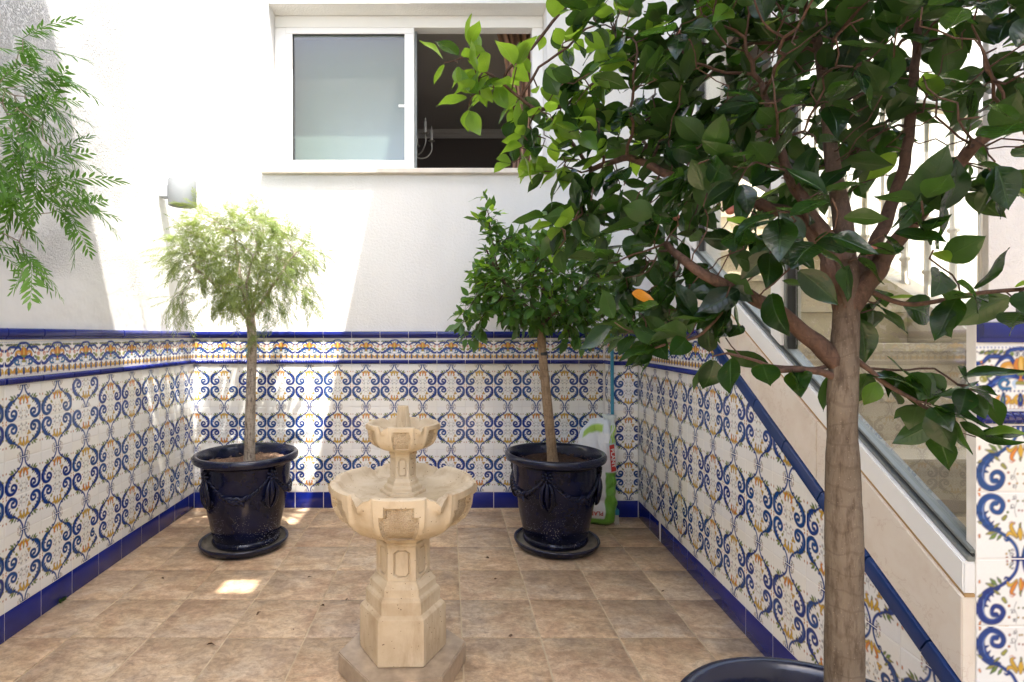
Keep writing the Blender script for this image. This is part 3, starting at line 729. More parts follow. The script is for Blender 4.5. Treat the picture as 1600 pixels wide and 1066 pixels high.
# ------------------------------------------------------------------ window in the far wall, with the room behind
win = thing('window', 'white sliding window with one sash open, above a thin stone sill', 'window', (-.29, 3.98, 2.39))
def wbox(name, a, b, m, parent=None, bev=0.004, label=None):
    me = MB().box(a, b).mesh(name, m); bm = bmesh.new(); bm.from_mesh(me)
    if bev: bmesh.ops.bevel(bm, geom=bm.edges[:], offset=bev, segments=2, affect='EDGES', profile=0.5)
    bm.to_mesh(me); bm.free()
    c = [(a[i]+b[i])/2 for i in range(3)]
    me.transform(Matrix.Translation(-Vector(c)))
    return link(name, me, parent, c, label=label)
FYw = 3.985
def wz(y): return CZ + (HY - y)*FYw/F
def wxx(x): return (x - VX)*FYw/F
fr = wbox('frame', (wx0 + .002, FYw + .012, wz1 - .088), (wx1 - .002, FYw + .10, wz1 - .002), M['white_pvc'], win)
wbox('frame', (wx0 + .002, FYw + .012, 2.392), (wxx(446), FYw + .10, wz1 - .09), M['white_pvc'], win)
wbox('frame', (wxx(832), FYw + .012, 2.392), (wx1 - .002, FYw + .10, wz1 - .09), M['white_pvc'], win)
wbox('frame', (wxx(446) + .001, FYw + .012, 2.392), (wxx(832) - .001, FYw + .10, 2.43), M['white_pvc'], win)
wbox('track', (wxx(648), FYw + .045, 2.4305), (wxx(832) - .002, FYw + .055, 2.440), M['alu'], win, 0.001)
# closed sash: four profiles, pane, pull
sx0, sx1, sz0, sz1 = wxx(446) + .002, wxx(647), 2.432, wz1 - .092
sy = FYw + .004
gx0, gx1, gz0, gz1 = wxx(456.5), wxx(632), wz(250), wz(52)
sash = wbox('sash', (sx0, sy, sz0), (sx1, sy + .045, gz0), M['white_pvc'], win)
wbox('rail', (sx0, sy, gz1), (sx1, sy + .045, sz1), M['white_pvc'], sash); wbox('rail', (sx0, sy, gz0 + .0005), (gx0, sy + .045, gz1 - .0005), M['white_pvc'], sash); wbox('rail', (gx1, sy, gz0 + .0005), (sx1, sy + .045, gz1 - .0005), M['white_pvc'], sash)
wbox('pane', (gx0 - .003, sy + .020, gz0 - .003), (gx1 + .003, sy + .026, gz1 + .003), M['glass'], sash, 0)
wbox('gasket', (gx0, sy + .008, gz1 - .007), (gx1, sy + .018, gz1 - .0005), M['gasket'], sash, 0); wbox('gasket', (gx0 + .0005, sy + .008, gz0 + .001), (gx0 + .006, sy + .018, gz1 - .008), M['gasket'], sash, 0)
wbox('pull', (gx1 - .045, sy + .012, wz(166)), (gx1 - .001, sy + .018, wz(162)), M['white_pvc'], sash, 0.001)
wbox('blind', (gx0 - .02, FYw + .155, 2.44), (wxx(645), FYw + .159, wz1 - .10), M['blind'], win, 0)
wbox('mullion', (wxx(645) + .004, FYw + .056, 2.4305), (wxx(650.5), FYw + .10, sz1), M['alu'], win, 0.001)
sill = wbox('sill', (wx0 - .04, BY - .034, 2.354), (wx1 + .04, FYw + .04, 2.389), M['sill_stone'], win, 0.005)

room = thing('upstairs_room', 'dim upstairs room with grey ceiling and cornice seen through the open sash', 'room', (0, 5.4, 2.3))
def rpart(name, a, b, m): o = link(name, MB().box(a, b).mesh(name, m), room); o.location = -wloc(room); return o
ry0, ry1, rz1 = 4.05, 6.6, 3.72
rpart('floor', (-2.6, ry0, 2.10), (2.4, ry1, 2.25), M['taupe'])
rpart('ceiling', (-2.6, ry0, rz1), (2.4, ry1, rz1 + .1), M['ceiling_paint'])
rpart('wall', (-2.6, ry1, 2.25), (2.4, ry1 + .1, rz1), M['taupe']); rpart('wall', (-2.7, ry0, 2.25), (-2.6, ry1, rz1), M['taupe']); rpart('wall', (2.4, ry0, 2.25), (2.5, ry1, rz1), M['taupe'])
zc_ = CZ + (HY - 212)*ry1/F
prof = [(0, .07), (-.05, .07), (-.045, .05), (-.03, .045), (-.02, .02), (-.012, .012), (-.012, 0), (0, 0)]
cm = MB().grid([[(x, ry1 - .0005 + a, zc_ - .035 + b) for a, b in prof] for x in (-2.59, 2.39)], True, 0, True, True)
o = link('cornice', cm.mesh('cornice', M['ceiling_paint']), room); o.location = -wloc(room)
o = link('frieze', MB().box((-2.59, ry1 - .004, zc_ + .036), (2.39, ry1 - .0005, rz1 - .001)).mesh('frieze', M['ceiling_paint']), room); o.location = -wloc(room)
# chandelier hanging in the room
cx, cy = wxx(640)*1.22, 4.95
cz = CZ + (HY - 236)*cy/F
ch = thing('chandelier', 'small silver candle chandelier hanging inside the open window', 'chandelier', (cx, cy, cz))
mb = MB().lathe([(.0, -.05), (.018, -.04), (.03, -.015), (.018, .02), (.012, .06), (.022, .10), (.010, .14), (.006, .2), (.006, rz1 - cz)], 16); o = link('stem', mb.mesh('stem', M['brass'], smooth=True), ch, (cx, cy, cz))
for k in range(6):
    a = k*math.pi/3 + .28; d = Vector((math.cos(a), math.sin(a), 0)); b = Vector((cx, cy, cz))
    pts = catmull([list(b + d*r + Vector((0, 0, z))) for r, z in ((.02, .01), (.07, -.055), (.15, -.045), (.20, .02), (.20, .10))], 6)
    arm = link('arm', MB().tube([p - np.array(b) for p in pts], .006, 8).mesh('arm', M['brass'], smooth=True), ch, b)
    e = b + d*.20 + Vector((0, 0, .10))
    link('drip_pan', MB().lathe([(.006, 0), (.03, .008), (.032, .013), (.012, .010)], 14, cap1=True).mesh('drip_pan', M['brass'], smooth=True), arm, e)
    link('candle', MB().lathe([(.012, .010), (.012, .11), (.004, .115), (.006, .13), (.001, .15)], 12, cap1=True).mesh('candle', M['candle'], smooth=True), arm, e)
# tied-back curtain
mcu, nt, p = mat('striped_curtain'); v = coord(nt); sep = nd(nt, 'ShaderNodeVertexColor', layer_name='Col'); L(nt, sep.outputs[0], p.inputs['Base Color']); p.inputs['Roughness'].default_value = 0.8
rows = []; cols = []
n = 60; cyv = 4.22
for j in range(25):
    t = j/24; y = 40 + t*235
    xl = np.interp(t, [0, .18, .45, .62, 1], [772, 786, 797, 806, 800]); xr = np.interp(t, [0, .3, .62, 1], [846, 842, 836, 850])
    zz = CZ + (HY - y)*cyv/F; row = []
    for i in range(n+1):
        s_ = i/n; x = (xl + (xr-xl)*s_ - VX)*cyv/F
        row.append((x, cyv + .022*math.sin(s_*26 + t*1.5) + .01*math.sin(s_*57), zz)); k = 0.5 + 0.5*math.sin(s_*44); cols.append((.36*k+.10, .22*k+.055, .15*k+.035, 1))
    rows.append(row)
me = MB().grid(rows, False).mesh('curtain', mcu, smooth=True, fix=False); at = me.color_attributes.new('Col', 'FLOAT_COLOR', 'POINT'); at.data.foreach_set('color', np.array(cols, np.float32).ravel())
cu = link('curtain', me); tag(cu, 'brown and pink striped curtain gathered at the edge of the open sash', 'curtain')
md = cu.modifiers.new('cloth', 'SOLIDIFY'); md.thickness = .003

# ------------------------------------------------------------------ wall lamp
lc = Vector(((285-VX)*3.39/F, 3.39, CZ + (HY-322)*3.39/F))
lamp = thing('wall_lamp', 'pale grey cylindrical downlight on a square bracket above the feathery pot tree', 'lamp', (-1.785, 3.39, lc.z + .09))
R_ = .081
link('shade', MB().lathe([(R_-.012, .012), (R_-.008, .001), (R_-.002, 0), (R_, .003), (R_, .157), (R_-.003, .160), (0.001, .160)], 56).lathe([(R_-.012, .012), (R_-.014, .05), (.001, .052)], 40).mesh('shade', M['lamp_grey'], angle=40), lamp, lc)
link('lens', MB().lathe([(R_-.016, .022), (.001, .022)], 32).mesh('lens', M['lamp_dark']), lamp, lc)
wbox('bracket', (-1.780, 3.355, lc.z + .05), (lc.x - R_ + .004, 3.425, lc.z + .125), M['lamp_grey'], lamp, .003)

# ------------------------------------------------------------------ staircase behind glass on the right
stair = thing('staircase', 'beige stone staircase rising behind the sloping glass beside the tiled wall', 'staircase', (1.7, 2.4, 0))
def sprism(name, poly, d0, d1, m, bev=0, label=None, parent=None):
    mb = MB().prism(poly, lambda u, z, d: rw.P(u, d, z), d0, d1); me = mb.mesh(name, m)
    if bev:
        bm = bmesh.new(); bm.from_mesh(me); bmesh.ops.bevel(bm, geom=bm.edges[:], offset=bev, segments=2, affect='EDGES'); bm.to_mesh(me); bm.free()
    p_ = parent or stair; o = link(name, me, p_, label=label); o.location = -wloc(p_); return o
uA, uB = uY(2.78), uY(1.225)
def band(z0, z1, a=uA, b=uB): return [(a, TA-TB*a+z0), (b, TA-TB*b+z0), (b, TA-TB*b+z1), (a, TA-TB*a+z1)]
nseg = 3
for k in range(nseg):
    a = uA + (uB-uA)*k/nseg; b = uA + (uB-uA)*(k+1)/nseg - (.0015 if k < nseg-1 else 0)
    sprism('stringer_slab', band(.0, .1925, a, b), .003, -.10, M['marble'], .002)
sprism('joint', band(.193, .1995), -.004, -.08, M['joint'])
sprism('bottom_rail', band(.200, .272), -.001, -.07, M['white_pvc'], .003)
sprism('glazing_bead', band(.2725, .284), -.010, -.055, M['alu'], .001)
sprism('glazing_bead', band(.2845, .291), -.020, -.050, M['gasket'])
sprism('glazing_bead', band(.2915, .300), -.016, -.054, M['alu'], .001)
ZT = 3.5
def zl(u): return TA - TB*u
for Ya, Yb in ((2.83, 2.72), (2.02, 1.955)):
    a, b = uY(Ya), uY(Yb); z = .3005
    sprism('post', [(a, zl(a)+z), (b, zl(b)+z), (b, ZT), (a, ZT)], .0, -.075, M['white_pvc'], .003)
    sprism('glazing_bead', [(b + .001, zl(b)+z), (b+.012, zl(b+.012)+z), (b+.012, ZT), (b+.001, ZT)], -.012, -.055, M['alu'])
    sprism('glazing_bead', [(b + .0125, zl(b)+z), (b+.018, zl(b+.018)+z), (b+.018, ZT), (b+.0125, ZT)], -.018, -.050, M['gasket'])
for a, b in ((uY(2.715), uY(2.025)), (uY(1.94), uB)):
    sprism('pane', [(a, zl(a)+.299), (b, zl(b)+.299), (b, ZT), (a, ZT)], -.030, -.036, M['stair_glass'])
sprism('top_rail', [(uA - .05, ZT + .001), (uB, ZT + .001), (uB, ZT + .1), (uA - .05, ZT + .1)], .0, -.08, M['white_pvc'], .003)
# steps
rise, run = .170, .170/.609
x_in = lambda Y: 1.1005 + .0471*Y + .11
for k in range(1, 12):
    ya = 1.10 + run*k; zt = TA - TB*uY(ya) + .06 + rise*.5
    st = link('step', MB().box((1.30, ya + .012, -.05 if k < 0 else zt - .30), (2.115, ya + run + .008, zt - .031)).mesh('step', M['stair_stone']), stair); st.location = -wloc(stair)
    t_ = link('tread', MB().box((1.298, ya - .018, zt - .030), (2.115, ya + run + .008, zt)).mesh('tread', M['stair_stone']), st); t_.location = Vector((0, 0, 0))
sp_ = MB().prism([(1.0, -.05), (4.6, -.05), (4.6, 1.475 + .609*(4.6-2.61)), (1.0, 1.475 + .609*(1.0-2.61))], lambda a, z, d: Vector((d, a, z)), 2.12, 2.24)
o = link('far_stringer', sp_.mesh('far_stringer', M['stair_stone']), stair); o.location = -wloc(stair)
hr = []
for k in range(14):
    y = 1.60 + .125*k; z = 1.475 + .609*(y - 2.61)
    if y > 3.4: break
    prof = [(.014, 0), (.014, .10), (.022, .108), (.022, .118), (.014, .126), (.0125, .34), (.022, .348), (.022, .358), (.0125, .366), (.0125, .86)]
    link('baluster', MB().lathe([(.022, -.02), (.022, .01)] + prof, 14, cap1=True).mesh('baluster', M['brass'], smooth=True), stair, (2.18, y, z))
    hr.append((2.18, y, z + .87))
o = link('handrail', MB().tube([Vector(hr[0]) + Vector((0, -.2, -.122)), *hr], .025, 12).mesh('handrail', M['brass'], smooth=True), stair); o.location = -wloc(stair)
# house walls beyond the stair
hall = thing('stair_hall', 'white hall walls beyond the staircase railing', 'building', (3.3, 2.5, 0))
for nme, a, b in (('wall', (5.0, .9, -.1), (5.1, 6.0, 4.2)), ('wall', (1.95, 4.7, -.1), (5.0, 4.8, 4.2)), ('floor', (2.24, .9, -.1), (5.0, 4.7, -.002)), ('wall', (2.62, 1.22, -.1), (5.0, 1.32, 3.0))):
    o = link(nme, MB().box(a, b).mesh(nme, M['white_paint']), hall); o.location = -wloc(hall)
# unseen house wall behind the camera; side walls added to block stray light
hs = thing('house_wall', 'unseen white house wall behind the viewer, with side walls added to block stray light', 'wall', (0, -2.6, 0))
o = link('plaster', MB().box((-2.0, -2.8, -.1), (1.9, -2.6, 3.0)).box((1.72, -2.6, -.1), (1.9, 1.205, 4.58)).box((-2.0, -2.6, -.1), (-1.87, .34, 4.2)).mesh('plaster', M['white_paint']), hs); o.location = -wloc(hs)
# ------------------------------------------------------------------ stone fountain
FC = Vector((-.165, 2.0, 0))
fo = thing('fountain', 'cream cast stone two-tier fountain on a hexagonal pedestal', 'fountain', FC)
FROT = math.radians(-90 + 1.5)
def hexr(th, R):
    a = (th - FROT + math.pi/6) % (math.pi/3) - math.pi/6
    return R*math.cos(math.pi/6)/math.cos(a), math.tan(a)/math.tan(math.pi/6)   # radius, position across the face -1..1
def sst(a, b, x): t = max(0, min(1, (x-a)/(b-a))); return t*t*(3-2*t)
def hexbody(name, prof, m, parent, nper=4, round_=0.0, panel=None, z0=0):
    """prof: list of (circumradius, z). panel=(zlo, zhi, half width, depth)"""
    N = 6*nper; rows = []
    for R, z in prof:
        row = []
        for j in range(N):
            th = FROT + math.pi/6 + 2*math.pi*j/N; r, s_ = hexr(th, R)
            if round_: r = r*(1-round_) + R*.95*round_
            if panel:
                zl_, zh_, hw_, dp = panel; ch = .30
                e = min((z-zl_), (zh_-z))/(zh_-zl_)*2; lim = hw_*(1 if e > ch else (.55 + .45*e/ch if e > 0 else 0))
                if e > 0.02 and lim - .10 < abs(s_) <= lim + .001 or (0 < e <= .10 and abs(s_) < lim): r -= dp
                elif e > .10 and abs(s_) < lim: r -= dp*.35
            row.append((r*math.cos(th), r*math.sin(th), z))
        rows.append(row)
    return link(name, MB().grid(rows, True, 0, True, True).mesh(name, m, angle=22), parent, FC)
me = MB().prism([(.235*math.cos(FROT + math.pi/6 + math.radians(7) + k*math.pi/3), .235*math.sin(FROT + math.pi/6 + math.radians(7) + k*math.pi/3)) for k in range(6)], lambda a, b, d: Vector((a, b, d)), .0, .074).mesh('plinth', M['slab'])
bm = bmesh.new(); bm.from_mesh(me); bmesh.ops.bevel(bm, geom=bm.edges[:], offset=.004, segments=2, affect='EDGES'); bm.to_mesh(me); bm.free()
link('plinth', me, fo, FC)
hexbody('pedestal', [(.150, .0745), (.156, .080), (.158, .10), (.157, .225), (.154, .236), (.146, .243), (.137, .247), (.136, .252), (.136, .290), (.132, .298), (.123, .304), (.121, .309), (.121, .328), (.114, .336), (.106, .343), (.103, .350)], M['stone'], fo, 3)
zp = list(np.linspace(.352, .468, 40))
hexbody('column', [(.100, .3505)] + [(.098, z) for z in zp] + [(.099, .472), (.104, .476), (.104, .482), (.099, .486), (.108, .494), (.112, .502)], M['stone'], fo, 24, panel=(.362, .458, .62, .010))

def basin(name, c, prof, rim_r, lip, inner, m2, parent, scale, nseg=32, drop=.03):
    """scalloped bowl: six proud panels, six spouts. prof: (r, z) outside from foot to rim"""
    N = 6*nseg; mb = MB(); rows = []; mi = []
    H = prof[-1][1] - prof[0][1]; fz = prof[0][1]
    def zt(ph):    # rim height along the edge, 0 at the panel, notch at the spout
        a = abs(abs(ph) - 30)
        return -drop*.70*(max(0, 1 - a/4.2)) - drop*.34*sst(8.6, 7.2, a)
    def outr(r, z, ph):
        a = abs(ph); t = (z - fz)/H; edge = 1 - sst(18.5, 21.5, a)
        k = 1 - (.034*(1-edge))*sst(.05, .25, t)
        flat = 1/ math.cos(math.radians(ph))*.985 if a < 20 else 1/math.cos(math.radians(20))*.985
        k *= flat*(1-t) + t
        spout = max(0, 1 - abs(a-30)/8)**.7*sst(.62, .98, t)
        k += spout*.075
        return r*k
    for i, (r, z) in enumerate(prof):
        row = []
        for j in range(N):
            ph = ((j/nseg)*60 + 30) % 60 - 30; th = FROT + math.radians(j*360/N)
            t = (z - fz)/H; zz = z + zt(ph)*sst(.62, 1, t)
            rr = outr(r, z, ph)
            # recessed stippled panel
            a = abs(ph); top = .84 - (.16 if a > 11.2 else 0); 
            if .17 < t < top and a < 14.8: rr -= .016*scale
            row.append((rr*math.cos(th), rr*math.sin(th), zz))
        rows.append(row)
    nout = len(rows)
    for (r, dz) in inner:
        row = []
        for j in range(N):
            ph = ((j/nseg)*60 + 30) % 60 - 30; th = FROT + math.radians(j*360/N); t = r/inner[0][0]
            zz = prof[-1][1] + dz + zt(ph)*(1 if t > .97 else sst(.80, .97, t))
            rr = r*(1 + .075*max(0, 1 - abs(abs(ph)-30)/8)**.7*sst(.93, 1.0, t)); row.append((rr*math.cos(th), rr*math.sin(th), zz))
        rows.append(row)
    n = N
    mb.grid(rows, True, 0, True, True)
    for i in range(nout-1):
        zc = (prof[i][1] + prof[i+1][1])/2; t = (zc - fz)/H
        for j in range(n):
            ph = (((j+.5)/nseg)*60 + 30) % 60 - 30; a = abs(ph); top = .83 - (.16 if a > 11 else 0)
            if .18 < t < top and a < 14.2: mb.m[i*n+j] = 1
    return link(name, mb.mesh(name, [M['stone'], M['stipple']], angle=40), parent, c)
P1 = np.array([(.104, .500), (.125, .508), (.160, .520), (.195, .538), (.225, .562), (.243, .588), (.252, .612), (.257, .640), (.260, .665), (.262, .685)])
def dens(P, n=34):
    t = np.linspace(0, 1, n); s_ = np.r_[0, np.cumsum(np.hypot(*np.diff(P, axis=0).T))]; s_ /= s_[-1]
    return [(float(np.interp(a, s_, P[:, 0])), float(np.interp(a, s_, P[:, 1]))) for a in t]
basin('lower_basin', FC, dens(P1), .262, .02, [(.256, .004), (.244, .005), (.235, .001), (.229, -.008), (.219, -.024), (.198, -.034), (.15, -.039), (.09, -.041), (.02, -.041)], None, fo, 1.0)
hexbody('upper_base', [(.084, .630), (.084, .652), (.082, .6545), (.070, .655), (.069, .657), (.069, .666), (.066, .671), (.058, .676), (.057, .680), (.057, .688), (.051, .694), (.049, .698)], M['stone'], fo, 3)
hexbody('upper_column', [(.0475, .6985)] + [(.047, z) for z in np.linspace(.70, .775, 30)] + [(.048, .779), (.052, .783), (.052, .788), (.049, .791), (.054, .797), (.056, .803)], M['stone'], fo, 24, panel=(.706, .770, .62, .006))
P2 = np.array([(.056, .801), (.074, .804), (.095, .811), (.111, .823), (.121, .838), (.126, .855), (.129, .872), (.131, .886), (.132, .896)])
basin('upper_basin', FC, dens(P2, 30), .131, .012, [(.129, .002), (.122, .002), (.117, -.001), (.113, -.008), (.106, -.022), (.085, -.032), (.05, -.036), (.02, -.036)], None, fo, .55, 28, .016)
rows = []
for i, z in enumerate(np.linspace(.862, .957, 8)):
    R = .0300 - .0105*i/7; rows.append([(R*(1 - .10*(j % 4 == 0))*math.cos(2*math.pi*j/48), R*(1 - .10*(j % 4 == 0))*math.sin(2*math.pi*j/48), z) for j in range(48)])
rows.append([(p[0]*.75, p[1]*.75, .9575) for p in rows[-1]]); rows.append([(p[0]*.7, p[1]*.7, .950) for p in rows[-1]])
link('spout', MB().grid(rows, True, 0, False, True).mesh('spout', M['stone'], angle=35), fo, FC)

# ------------------------------------------------------------------ pots, saucers
POT = [(.176, .0), (.184, .006), (.190, .018), (.186, .030), (.180, .038), (.186, .052), (.197, .10), (.213, .18), (.228, .26), (.240, .34), (.247, .41), (.250, .455), (.252, .462), (.262, .468), (.276, .472), (.288, .480), (.294, .494), (.293, .508), (.286, .518), (.276, .521), (.267, .517), (.260, .505), (.252, .49), (.244, .44), (.238, .40)]
def pot_r(z): return float(np.interp(z, [p[1] for p in POT[:12]], [p[0] for p in POT[:12]]))
_pot = None
def garland_meshes():
    out = []
    # rope swag between two bosses, spanning 84 degrees about -y
    mb = MB(); half = math.radians(40)
    def at(t, off=0, dz=0):
        a = -math.pi/2 + half*t; z = .405 - .105*(1 - t*t) + dz; r = pot_r(z) + .001 + off
        return Vector((r*math.cos(a), r*math.sin(a), z))
    for s_ in (0, math.pi):
        pts = []; 
        for t in np.linspace(-1, 1, 90):
            k = t*26 + s_; w = .006 + .005*(1 - t*t); pts.append(at(t, w*.7*math.cos(k), w*math.sin(k)))
        mb.tube(pts, [.0055 + .003*(1 - t*t) for t in np.linspace(-1, 1, 90)], 7)
    out.append(mb.mesh('swag', M['pot'], smooth=True))
    # leaf knot at the bottom of the swag
    mb = MB()
    for k in range(9):
        t = (k - 4)*.055; c = at(t, .010, .012*math.cos(k*2.2)); d = Vector((math.cos(k*1.3)*.6 + (.8 if k > 4 else -.8), 0, math.sin(k*1.7)*.5)).normalized(); pts = [c + d*.032*(q - .5)*2 for q in np.linspace(0, 1, 7)]
        pts = [q*1.0 for q in pts]; mb.tube(pts, [.002, .008, .011, .012, .011, .007, .002], 7)
    out.append(mb.mesh('leaf_knot', M['pot'], smooth=True))
    # boss with hanging scroll, centred at 45 degrees round from -y
    mb = MB(); a = -math.pi/2 + math.radians(45)
    def q(u, z, o): r = pot_r(z) + o; aa = a + u/pot_r(z); return Vector((r*math.cos(aa), r*math.sin(aa), z))
    for k in range(7):
        b = k*2*math.pi/7; mb.tube([q(.012*math.cos(b), .425 + .012*math.sin(b), .010), q(.026*math.cos(b), .425 + .026*math.sin(b), .008), q(.036*math.cos(b), .425 + .036*math.sin(b), .001)], [.008, .009, .003], 7)
    mb.tube([q(0, .425, .0), q(0, .425, .012), q(0, .425, .018)], [.014, .012, .003], 10)
    for s_ in (-1, 1):
        P = catmull([(s_*.010, .395), (s_*.026, .355), (s_*.030, .30), (s_*.018, .255), (s_*.002, .235)], 8); mb.tube([q(x, z, .006 + .012*math.sin(i/len(P)*math.pi)) for i, (x, z) in enumerate(P)], [.005 + .008*math.sin((i+.5)/len(P)*math.pi) for i in range(len(P))], 8)
        P = [(s_*(.030 + .017*(1-t*.8)*math.cos(t*8)), .275 + .020*(1-t*.8)*math.sin(t*8)) for t in np.linspace(0, 1, 16)]; mb.tube([q(x, z, .006) for x, z in P], .0055, 6)
    P = [(0, .40 - .02*i) for i in range(9)]; mb.tube([q(x, z, .004 + .010*math.sin(i/8*math.pi)) for i, (x, z) in enumerate(P)], [.006, .010, .014, .016, .016, .014, .012, .009, .003], 9)
    out.append(mb.mesh('boss', M['pot'], smooth=True))
    return out
GM = garland_meshes()
pot_me = MB().lathe(POT[:14], 96, cap0=True).mesh('body', M['pot'], angle=50)
rim_me = MB().lathe(POT[13:], 96).mesh('rim', M['rim'], smooth=True)
sau_me = MB().lathe([(.190, .0), (.215, .003), (.232, .010), (.241, .028), (.246, .038), (.244, .044), (.236, .044), (.230, .036)], 80, cap0=True).mesh('dish', M['rim'], smooth=True)
sau_in = MB().lathe([(.230, .036), (.222, .018), (.205, .013), (.001, .012)], 80).mesh('dish_lining', M['saucer_in'], smooth=True)
def soil_mesh(seed, m, n=40):
    r = np.random.RandomState(seed); rows = []
    for i in range(n):
        rad = .002 + .243*i/(n-1); row = []
        for j in range(72):
            row.append((rad*math.cos(2*math.pi*j/72), rad*math.sin(2*math.pi*j/72), .010*math.sin(3*2*math.pi*j/72 + seed)*rad/.24 + r.normal(0, .0032) + .012*(1 - rad/.24)))
        rows.append(row)
    return MB().grid(rows, True).mesh('soil', m, smooth=False)
def potted(x, y, rot, label, slabel, soilm, k_=1.0, soil_z=.452):
    """returns pot thing; saucer and pot stand on the floor"""
    ys = y - .035; s_ = thing('saucer', slabel, 'saucer', (x, ys, .001), 'navy saucers under the pots')
    d = link('dish', sau_me, s_, (x, ys, .001)); link('dish_lining', sau_in, d, (x, ys, .001))
    z = .0145
    t = thing('plant_pot', label, 'plant pot', (x, y, z), 'navy glazed plant pots')
    q3 = (k_, k_, k_)
    link('body', pot_me, t, (x, y, z), (0, 0, rot), q3); link('rim', rim_me, t, (x, y, z), (0, 0, rot), q3)
    for k in range(4):
        a = rot + k*math.pi/2
        sw = link('swag', GM[0], t, (x, y, z), (0, 0, a), q3); kn = link('leaf_knot', GM[1], sw, (x, y, z)); link('boss', GM[2], t, (x, y, z), (0, 0, a), q3)
    link('soil', soil_mesh(int(rot*100) + 5, soilm), t, (x, y, z + soil_z*k_), None, q3)
    # crumbs and bits of dead leaf on the soil
    mb = MB(); r = random.Random(int(rot*77))
    for k in range(120):
        a, q = r.uniform(0, 6.28), .23*math.sqrt(r.random()); c = Vector((q*math.cos(a), q*math.sin(a), .012)); e = r.uniform(.003, .009)
        pts = [c + Vector((r.gauss(0, e), r.gauss(0, e), abs(r.gauss(0, e)))) for _ in range(4)]; mb.add(pts, [(0, 1, 2), (0, 3, 1), (1, 3, 2), (0, 2, 3)])
    link('mulch', mb.mesh('mulch', soilm), t, (x, y, z + soil_z*k_), kind='stuff')
    return t
XA, YA = (385.5-VX)*3.20/F, 3.20
XB, YB = (867.5-VX)*3.20/F, 3.20
XN, YN = .676, .93
XL, YL = -1.42, 1.16
potted(XA, YA, .12, 'navy glazed garland pot of the sunlit feathery tree, standing near the wall lamp', 'navy saucer with dusty inside under the pot of the sunlit feathery tree', M['soil_pale'])
potted(XB, YB, .42, 'navy glazed garland pot with dark soil, standing in front of the soil sack', 'navy saucer under the pot in front of the soil sack', M['soil_dark'])
potted(XN, YN, .8, 'navy glazed pot cut by the lower picture edge, holding the thick-trunked fig', 'navy saucer under the pot of the thick-trunked near fig', M['soil_dark'], .95)
potted(XL, YL, 1.3, 'navy glazed pot of the overhanging feathery tree by the rough stucco wall', 'navy saucer under the pot of the overhanging feathery tree', M['soil_dark'])

# ------------------------------------------------------------------ sack of potting soil and broom
sk = Vector((.955, 3.56, 0))
sack = thing('soil_sack', 'crumpled white and green plastic sack of potting soil leaning in the corner', 'sack', sk)
msk, nt, p = mat('printed_plastic_film'); vc = nd(nt, 'ShaderNodeVertexColor', layer_name='Col'); L(nt, vc.outputs[0], p.inputs['Base Color']); p.inputs['Roughness'].default_value = .28
L(nt, bump(nt, mth(nt, 'ADD', noise(nt, coord(nt), 14, 5, .6), mth(nt, 'MULTIPLY', noise(nt, coord(nt, 'Object', (3, 3, 1)), 26, 3), .5)), .8, .02), p.inputs['Normal'])
rows = []; cols = []; nU = 96; nZ = 70; rS = np.random.RandomState(3)
phs = rS.uniform(0, 6.28, 12)
GRNS, WHT, LIME = (.15, .36, .04), (.76, .78, .78), (.34, .54, .08)
for i in range(nZ):
    t = i/(nZ-1); z = .70*t
    hwid = float(np.interp(t, [0, .03, .12, .5, .66, .78, .86, .92, .95, 1], [.10, .128, .135, .132, .130, .105, .070, .034, .024, .05]))
    hdep = float(np.interp(t, [0, .03, .12, .5, .7, .86, .92, 1], [.055, .085, .095, .09, .065, .03, .018, .026]))
    cxo = float(np.interp(t, [0, .5, .8, .92, 1], [0, .0, .02, .085, .085]))
    row = []
    for j in range(nU):
        a = 2*math.pi*j/nU; e = .55
        cx_, sy_ = math.cos(a), math.sin(a); x = hwid*math.copysign(abs(cx_)**e, cx_); y = hdep*math.copysign(abs(sy_)**e, sy_)
        wr = sum(math.sin(z*(28+7*k) + a*(2+k % 4) + phs[k])*.0016 for k in range(6)) + .003*math.sin(z*95 + 2*math.sin(a*3) + phs[7])*sst(.1, .3, t) + (.006*math.sin(a*11 + z*20)*sst(.72, .88, t)); f = 1 + wr/.1
        row.append((x*f + cxo, y*f, z))
        u = x/hwid     # side band on the right
        side = cx_ > .80 or (u > .80)
        if t < .065: c = GRNS
        elif t > .905: c = (.62, .68, .66)
        elif u > .52 and t < .48: c = GRNS if (z*37 + u*5) % 1 > .25 else (.12, .36, .04)
        elif t > .74 and (t > .86 or u > .35) and (a*4) % 1.6 > .5: c = LIME
        elif .72 < t < .80 and u > .5: c = (.45, .62, .58)
        else: c = WHT
        cols.append((*c, 1))
    rows.append(row)
me = MB().grid(rows, True, 0, True, True).mesh('bag', msk, smooth=True); at = me.color_attributes.new('Col', 'FLOAT_COLOR', 'POINT'); at.data.foreach_set('color', np.array(cols, np.float32).ravel())
bag = link('bag', me, sack, sk, (math.radians(-3), math.radians(1), math.radians(-16)))
